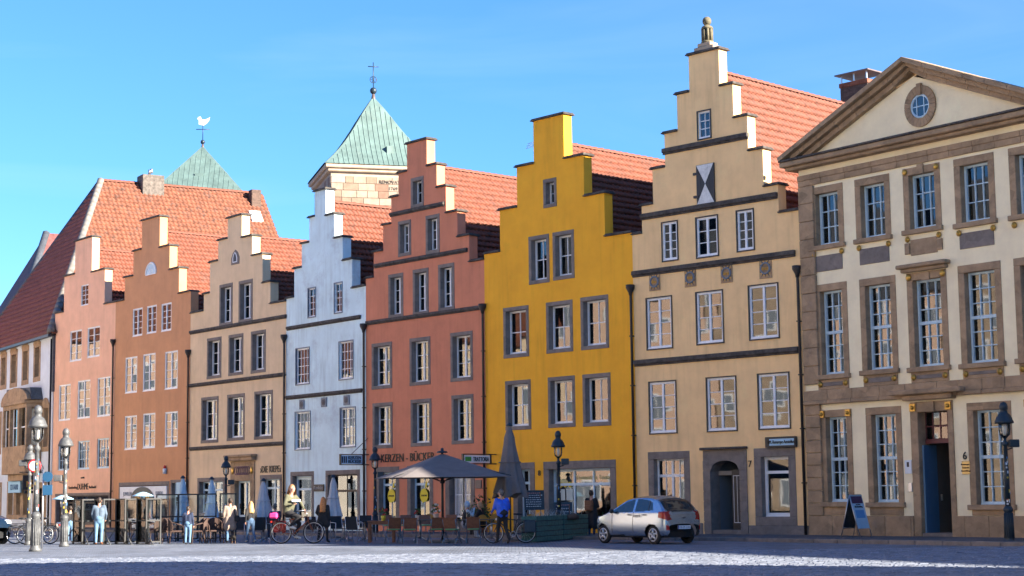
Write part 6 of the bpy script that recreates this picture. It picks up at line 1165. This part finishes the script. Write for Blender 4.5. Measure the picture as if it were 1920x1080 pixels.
def person(label, loc, rot, H, top, bottom, shoe, hair, pose=None, coat=0.0, longhair=0.0, hood=False, girth=1.0, skirt=None, turn=0.0, bun=False, sleeves=None, name='person'):
    """skeleton in metres for a 1.75 m figure, facing +y; pose entries ending in L / R override one side"""
    J = dict(STAND); J.update(pose or {}); k = H / 1.75; t = thing(name, label, 'person', loc, rot)
    g = lambda j, s: Vector(J[j + ('R' if s > 0 else 'L')]) if j + ('R' if s > 0 else 'L') in J else Vector((J[j][0] * s, J[j][1], J[j][2]))
    P, C, N, Hd = (Vector(J[q]) for q in ('pel', 'chest', 'neck', 'head')); caps = []; balls = []; hands = []
    slv = 'slv' if sleeves else 'top'
    shv = (g('sh', 1) - g('sh', -1)).normalized()
    for s in (-1, 1):
        caps.append((tuple(P + shv * .055 * s), tuple(C + shv * .075 * s), .115 * girth, .125 * girth, 'top')); caps.append((tuple(C + shv * .08 * s), tuple(g('sh', s) * .75 + N * .25 - Vector((0, 0, .03))), .115 * girth, .075, 'top'))
        caps.append((tuple(g('sh', s)), tuple(g('el', s)), .066 * girth, .052, slv)); caps.append((tuple(g('el', s)), tuple(g('wr', s)), .05, .036, slv))
        h = g('wr', s); d = (h - g('el', s)).normalized(); hd = h + d * .055; balls.append((tuple(hd), .042, (.8, 1, 1.15), 'skin')); hands.append((hd, d, s))
        hp, kn, an, to = g('hip', s), g('kn', s), g('an', s), g('toe', s)
        caps.append((tuple(hp), tuple(kn), .098, .066, 'bot')); caps.append((tuple(kn), tuple(an + Vector((0, 0, .03))), .064, .048 if not skirt else .05, 'bot' if not skirt else 'leg')); caps.append((tuple(an), tuple(to), .047, .036, 'shoe'))
    caps.append((tuple(P), tuple(P - Vector((0, 0, .06))), .15 * girth, .13, 'top' if coat else 'bot')); caps.append((tuple(N - Vector((0, 0, .05))), tuple(Hd - Vector((0, 0, .06))), .055, .05, 'skin'))
    if coat:
        for s in (-1, 1): kn = g('kn', s); hp = g('hip', s); caps.append((tuple(hp + Vector((0, 0, .06))), tuple(hp.lerp(kn, coat) + Vector((s * .03, 0, 0))), .125 * girth, .135 * girth, 'top'))
        kc = (g('kn', 1) + g('kn', -1)) / 2; caps.append((tuple(P), tuple(P.lerp(kc, coat * .92)), .14, .13, 'top'))
    balls.append((tuple(Hd), .1, (.78, .95, 1.2), 'skin')); balls.append((tuple(Hd + Vector((0, .03, -.07))), .06, (.9, .9, .8), 'skin'))
    mats = [top, bottom, SKIN, shoe, sleeves or top, skirt or bottom]; ri = dict(top=0, bot=1, skin=2, shoe=3, slv=4, leg=5)
    me = blend(caps, balls, .021, mats, ri); ex = MB(); ex.m = 2; ex.smooth = True
    Rt = Matrix.Rotation(turn, 4, 'Z'); fp = lambda x, y, z: tuple(Hd + Rt @ Vector((x, y, z)))
    ex.tube([fp(0, .085, .02), fp(0, .118, -.022), fp(0, .095, -.035)], [.008, .017, .01], 6)
    for s in (-1, 1):
        ex.m = 2; ex.ball(fp(s * .082, -.005, -.005), .03, 8, (.35, .7, 1.1)); ex.m = 6; ex.ball(fp(s * .032, .085, .018), .011, 8); ex.m = 7; ex.ball(fp(s * .032, .094, .018), .005, 6); ex.tube([fp(s * .015, .095, .043), fp(s * .05, .085, .043)], .005, 4)
    ex.m = 8; ex.tube([fp(-.025, .09, -.062), fp(0, .098, -.06), fp(.025, .09, -.062)], .006, 5)
    ex.m = 2
    for hd, d, s in hands:
        u = d.orthogonal().normalized(); sd = Vector((0, 1, 0)) - d * d.y; sd = sd.normalized() if sd.length > .2 else u; pn = d.cross(sd).normalized()
        if pn.x * s > 0: pn = -pn
        for q in range(4):
            o_ = sd * (-.024 + .016 * q) + d * .03; l_ = (.062, .074, .07, .054)[q]; ex.tube([hd + o_, hd + o_ + d * l_ * .5 + pn * .008, hd + o_ + d * l_ * .82 + pn * .03], [.0095, .0085, .007], 6)
        ex.tube([hd + sd * .03 - d * .01, hd + sd * .05 + d * .018 + pn * .012, hd + sd * .046 + d * .042 + pn * .024], [.011, .0095, .008], 6)
    ml = mats + [col('eye white', (.7, .7, .7)), col('dark iris', (.03, .02, .02)), col('lips', (.35, .1, .09))]; e2 = ex.mesh('tmp', ml); bm = bmesh.new(); bm.from_mesh(me); bm.from_mesh(e2); bm.to_mesh(me); bm.free()
    for x in ml[6:]: me.materials.append(x)
    me.transform(Matrix.Scale(k, 4)); b = obj('body', me, t)
    hm = MB(); hm.smooth = True
    def hp_(x, y, z): return tuple((Hd + Rt @ Vector((x, y, z))) * k)
    if hood: 
        c_ = hp_(0, -.025, .015); hm.ball(c_, .118 * k, 16, (.92, .95, 1.18)); hm.build('hood', sleeves or top, t)
    else:
        hm.ball(hp_(0, -.022, .022), .104 * k, 16, (.84, .98, 1.16))
        if bun: hm.ball(hp_(0, -.12, .03), .045 * k, 10)
        if longhair:
            n = 9; L = longhair; rows = 8; vs = []
            for i in range(rows + 1):
                f = i / rows
                for j in range(n):
                    a = -1.5 + 3.0 * j / (n - 1); r = .098 + .03 * math.sin(f * 2.2); vs.append(hp_(r * math.sin(a) * (1.0 + .12 * f) + .008 * math.sin(9 * f + j), -.02 - r * math.cos(a) * (.9 + .2 * f) - .03 * f, .05 - L * f + .01 * math.sin(j * 2.3)))
            vs += [tuple(Vector(v) * 1.0 + (Rt @ Vector((0, .028, 0))) * k) for v in vs]; nn = (rows + 1) * n
            fs = [(i * n + j, i * n + j + 1, (i + 1) * n + j + 1, (i + 1) * n + j) for i in range(rows) for j in range(n - 1)] + [(nn + (i + 1) * n + j, nn + (i + 1) * n + j + 1, nn + i * n + j + 1, nn + i * n + j) for i in range(rows) for j in range(n - 1)] + [(rows * n + j, rows * n + j + 1, nn + rows * n + j + 1, nn + rows * n + j) for j in range(n - 1)]
            hm.add(vs, fs)
        hm.build('hair', hair, t)
    return t, k
def at_px(px, yf, yt): q = ground(px, yf); return q, (yf - yt) * q.y / F
def cl(n, c, r=.85): return mat('cloth ' + n, c, r, var=.18, scale=9, bump=.15, bscale=25)
JEAN = cl('light denim', (.11, .21, .33)); JEAN2 = cl('denim', (.07, .13, .23)); BLK = cl('black', (.015, .015, .018)); NAVY = cl('navy', (.018, .03, .07)); BRN = col('brown leather', (.2, .08, .035), .5); DSH = col('dark shoe', (.03, .025, .022), .5); PALE = col('pale shoe', (.6, .56, .5), .6)
H_DK = mat('dark brown hair', (.035, .022, .015), .6, var=.4, scale=30); H_BL = mat('blonde hair', (.42, .25, .11), .55, var=.35, scale=30); H_RD = mat('copper red hair', (.55, .2, .05), .5, var=.3, scale=30); H_GR = mat('grey hair', (.12, .11, .1), .6, var=.4, scale=30)
WALK = dict(knL=(-.1, .14, .51), anL=(-.1, .2, .1), toeL=(-.11, .37, .05), knR=(.1, -.02, .5), anR=(.1, -.26, .13), toeR=(.11, -.12, .035), elL=(-.25, -.1, 1.14), wrL=(-.25, -.04, .9), elR=(.25, .04, 1.14), wrR=(.24, .2, .93))
q, h = at_px(185, 1022, 934.5); person('man in grey-blue jacket and light jeans walking away past the glass screens', q, .12, h, cl('grey blue wool', (.09, .13, .18)), JEAN, BRN, H_DK, dict(elL=(-.26, .02, 1.13), wrL=(-.22, .16, .95), elR=(.26, .02, 1.13), wrR=(.22, .16, .95), anR=(.1, -.08, .1), knR=(.1, .03, .52)), girth=1.08)
q, h = at_px(352, 1021, 951); person('boy in navy hooded jacket and jeans standing with his back turned', q, -.1, h, NAVY, JEAN, DSH, H_DK, girth=1.12)
q, h = at_px(431, 1018, 936); t, k = person('woman in long beige coat with black shoulder bag and hair tied up', q, .25, h, cl('beige wool', (.3, .225, .18)), JEAN, DSH, H_DK, coat=.72, bun=True)
MB().box(.17, .36, -.2, -.06, .84, 1.08).build('shoulder_bag', BLK, t, bev=.04).scale = (k, k, k); MB().tube([(.2 * k, -.12 * k, 1.06 * k), (.15 * k, -.1 * k, 1.3 * k), (.13 * k, .02 * k, 1.46 * k), (.16 * k, .1 * k, 1.3 * k)], .012, 5).build('bag_strap', BLK, t)
q, h = at_px(470, 1018, 942); person('woman with long blonde hair, black jacket and flared jeans walking left', q, .5, h, BLK, JEAN2, PALE, H_BL, WALK, longhair=.42)
q, h = at_px(606, 1018, 934); person('woman with long copper-red hair, short black coat and tall black boots', q, -.15, h, cl('black wool coat', (.02, .02, .022)), cl('sheer tights', (.10, .06, .05)), BLK, H_RD, dict(knL=(-.14, .02, .5), anL=(-.19, -.02, .09), toeL=(-.24, .13, .04), knR=(.14, .02, .5), anR=(.17, -.02, .09), toeR=(.2, .14, .04), elL=(-.27, .0, 1.16), wrL=(-.2, .16, 1.02)), coat=.5, longhair=.5, skirt=BLK)
q, h = at_px(1110, 1008, 921); t, k = person('woman in long black quilted coat with brown backpack facing the yellow house window', q, -.5, h, BLK, NAVY, DSH, H_DK, dict(elR=(.25, .08, 1.14), wrR=(.14, .24, 1.2), elL=(-.25, .08, 1.14), wrL=(-.14, .24, 1.2)), coat=1.1, girth=1.15, bun=True)
MB().box(-.15, .15, -.3, -.14, 1.0, 1.38).box(-.12, .12, -.34, -.3, 1.02, 1.2).build('backpack', BRN, t, bev=.03).scale = (k, k, k)
q, h = at_px(1164, 1005, 923); t, k = person('person with orange scarf and purple rucksack behind the silver car', q, .3, h, NAVY, NAVY, DSH, H_DK)
MB().box(-.14, .14, -.3, -.13, .98, 1.38).build('rucksack', col('purple nylon', (.25, .02, .16), .6), t, bev=.04).scale = (k, k, k); MB().torus((0, .0, 1.49 * k), .085 * k, .045 * k, 'z', 18, 8).build('scarf', col('orange scarf', (.7, .12, .02), .9), t)
q, h = at_px(131, 1018, 950); person('person in black jacket and jeans standing behind the pale lamp post', q, .4, h, BLK, JEAN, DSH, H_DK)
# man pushing his bicycle
q, h = at_px(943, 1020, 919); person('grey-haired man in bright blue jacket pushing a bicycle', q, .45, h, cl('royal blue nylon', (.015, .10, .62), .5), BLK, DSH, H_GR, dict(WALK, elL=(-.26, .1, 1.14), wrL=(-.24, .3, 1.02), elR=(.26, .06, 1.14), wrR=(.24, .24, 1.0), chest=(0, .05, 1.27), neck=(0, .07, 1.47), head=(0, .12, 1.62), sh=(.18, .05, 1.4)), girth=1.22, turn=.6)
# seated guests
SIT = dict(pel=(0, 0, .56), chest=(0, .05, .9), neck=(0, .08, 1.1), head=(0, .12, 1.26), sh=(.18, .06, 1.03), el=(.24, .18, .8), wr=(.12, .36, .82), hip=(.09, .02, .55), kn=(.13, .42, .52), an=(.13, .44, .1), toe=(.14, .6, .04))
q = ground(872, 1010); person('seated guest in black vest with pale hooded sweater lifting both hands to the face', q, -1.25, 1.72, BLK, cl('camouflage', (.35, .36, .38)), PALE, H_DK, dict(SIT, elL=(-.24, .24, .86), wrL=(-.07, .33, 1.12), elR=(.24, .24, .86), wrR=(.08, .35, 1.12)), hood=True, sleeves=cl('pale blue cotton', (.45, .58, .68)))
q = ground(905, 1008); person('seated blonde woman in black coat at the trattoria table', q, 1.2, 1.7, BLK, BLK, DSH, H_BL, SIT, longhair=.16)
q = ground(517, 1010); person('seated guest in navy coat at the table behind the cyclist', q, .5, 1.72, NAVY, NAVY, DSH, H_GR, SIT)
# cyclist
qb = ground(527, 1019.5); rb = -.16; bk = bicycle('black and orange bicycle ridden by the young man with the white box', qb, rb, ('orange brown', (.28, .08, .03)), 0); bk.scale = (1.1,) * 3
pnr = col('red pannier', (.42, .035, .025), .6); MB().box(-.3, .1, .1, .24, .34, .72).build('pannier', pnr, bk, bev=.04); MB().box(-.36, -.08, -.16, .16, .78, .98).build('bag', col('pink bag', (.7, .04, .22), .7), bk, bev=.05)
cq = qb + Vector((math.cos(rb), math.sin(rb), 0)) * .24
OLV = cl('olive jacket', (.10, .10, .06)); t, k = person('long-haired young man in olive jacket cycling with a white food box', (cq.x, cq.y, 0), rb - PI / 2, 2.0, OLV, BLK, PALE, mat('light brown hair', (.30, .16, .07), .55, var=.4, scale=30),
    dict(pel=(0, 0, .96), chest=(.02, .08, 1.28), neck=(.03, .11, 1.48), head=(.05, .14, 1.645), shR=(.19, .03, 1.42), shL=(-.15, .17, 1.42), elR=(.33, .0, 1.17), wrR=(.25, .2, 1.2), elL=(-.29, .32, 1.22), wrL=(-.27, .42, 1.03), hip=(.088, .02, .93), knL=(-.12, .33, .6), anL=(-.12, .2, .2), toeL=(-.12, .36, .16), knR=(.13, .4, .8), anR=(.13, .12, .5), toeR=(.13, .28, .46)), longhair=.24, turn=-1.0, girth=1.1)
o = MB().box(-.13, .13, -.1, .1, -.035, .035).box(-.135, .135, -.105, .105, .035, .045).build('food_box', M['signwhite'], None, bev=.012); wv = Matrix.Rotation(rb - PI / 2, 4, 'Z') @ Vector((.25 * k, .33 * k, 0)); o.location = (cq.x + wv.x, cq.y + wv.y, 1.285 * k); o.rotation_euler = (0, 0, rb); tag(o, "white food box in the cyclist's hand", 'box')
# small dark dog beside the woman in the beige coat
q = ground(437, 1019.5); t = thing('dog', 'small black and brown dog at the feet of the woman in the beige coat', 'dog', q, .3); FUR = mat('dark fur', (.02, .016, .014), .9, var=.5, scale=30, bump=.6, bscale=60); TAN = mat('tan fur', (.13, .07, .04), .9, var=.5, scale=30, bump=.6, bscale=60)
cp = [((0, .14, .25), (0, -.14, .26), .095, .075, 'f'), ((0, .16, .27), (0, .25, .38), .06, .05, 'f'), ((0, .25, .4), (0, .29, .41), .06, .055, 'f'), ((0, .3, .395), (0, .38, .38), .035, .022, 't'), ((0, -.2, .3), (0, -.3, .42), .022, .014, 'f')]
for s in (-1, 1): cp += [((s * .05, .13, .22), (s * .05, .14, .11), .035, .02, 'f'), ((s * .05, .14, .11), (s * .05, .14, .02), .02, .018, 't'), ((s * .05, .15, .018), (s * .05, .18, .015), .018, .015, 't'), ((s * .05, -.13, .22), (s * .055, -.08, .13), .045, .025, 'f'), ((s * .055, -.08, .13), (s * .055, -.17, .1), .022, .017, 'f'), ((s * .055, -.17, .1), (s * .055, -.15, .02), .016, .016, 't'), ((s * .055, -.15, .016), (s * .055, -.11, .014), .017, .014, 't'), ((s * .05, .24, .45), (s * .075, .24, .5), .022, .008, 'f')]
obj('body', blend(cp, [], .011, [FUR, TAN], dict(f=0, t=1), 2), t); e = MB(); 
for s in (-1, 1): e.ball((s * .03, .335, .425), .009, 6)
e.ball((0, .4, .385), .012, 6); e.build('eyes_and_nose', M['black'], t)
# ================================================================ cobbles in front
def cobbles():
    rs = np.random.RandomState(3); rows = []; y = 27.5; big = []; V = []; Fc = []; nb = 0
    while y < 47:
        hw = .31 * y + 1.2; x = -hw + rs.uniform(0, .2); dy = rs.uniform(.135, .165) * (1 + (y - 27) * .012)
        while x < hw:
            w = rs.uniform(.15, .25) * (1 + (y - 27) * .008); z = .022 + rs.normal(0, .005); tx, ty = rs.normal(0, .012, 2); g_ = .012
            x0, x1, y0, y1 = x + g_, x + w - g_, y + g_ * .8, y + dy - g_ * .8; b = .022
            top = [(x0 + b, y0 + b), (x1 - b, y0 + b), (x1 - b, y1 - b), (x0 + b, y1 - b)]; cx, cy = (x0 + x1) / 2, (y0 + y1) / 2
            vs = [(x0, y0, -.02), (x1, y0, -.02), (x1, y1, -.02), (x0, y1, -.02), (x0, y0, z - .016), (x1, y0, z - .016), (x1, y1, z - .016), (x0, y1, z - .016)] + [(px_, py_, z + tx * (px_ - cx) * 4 + ty * (py_ - cy) * 4) for px_, py_ in top]
            fs = [(0, 1, 5, 4), (1, 2, 6, 5), (2, 3, 7, 6), (3, 0, 4, 7), (4, 5, 9, 8), (5, 6, 10, 9), (6, 7, 11, 10), (7, 4, 8, 11), (8, 9, 10, 11)]
            if nb < 300 and abs(x) < .295 * y and y > 31:
                me = bpy.data.meshes.new('cobble'); me.from_pydata([(a - cx, b_ - cy, c) for a, b_, c in vs], [], fs); me.materials.append(M['cobble']); obj('cobble', me, GROUND, (cx, cy, 0)); nb += 1
            else: n0 = len(V); V.extend(vs); Fc.extend([tuple(n0 + i for i in f) for f in fs])
            x += w
        y += dy
    me = bpy.data.meshes.new('cobbles'); me.from_pydata(V, [], Fc); me.materials.append(M['cobble']); tag(obj('cobbles', me, GROUND), kind='stuff')
cobbles()
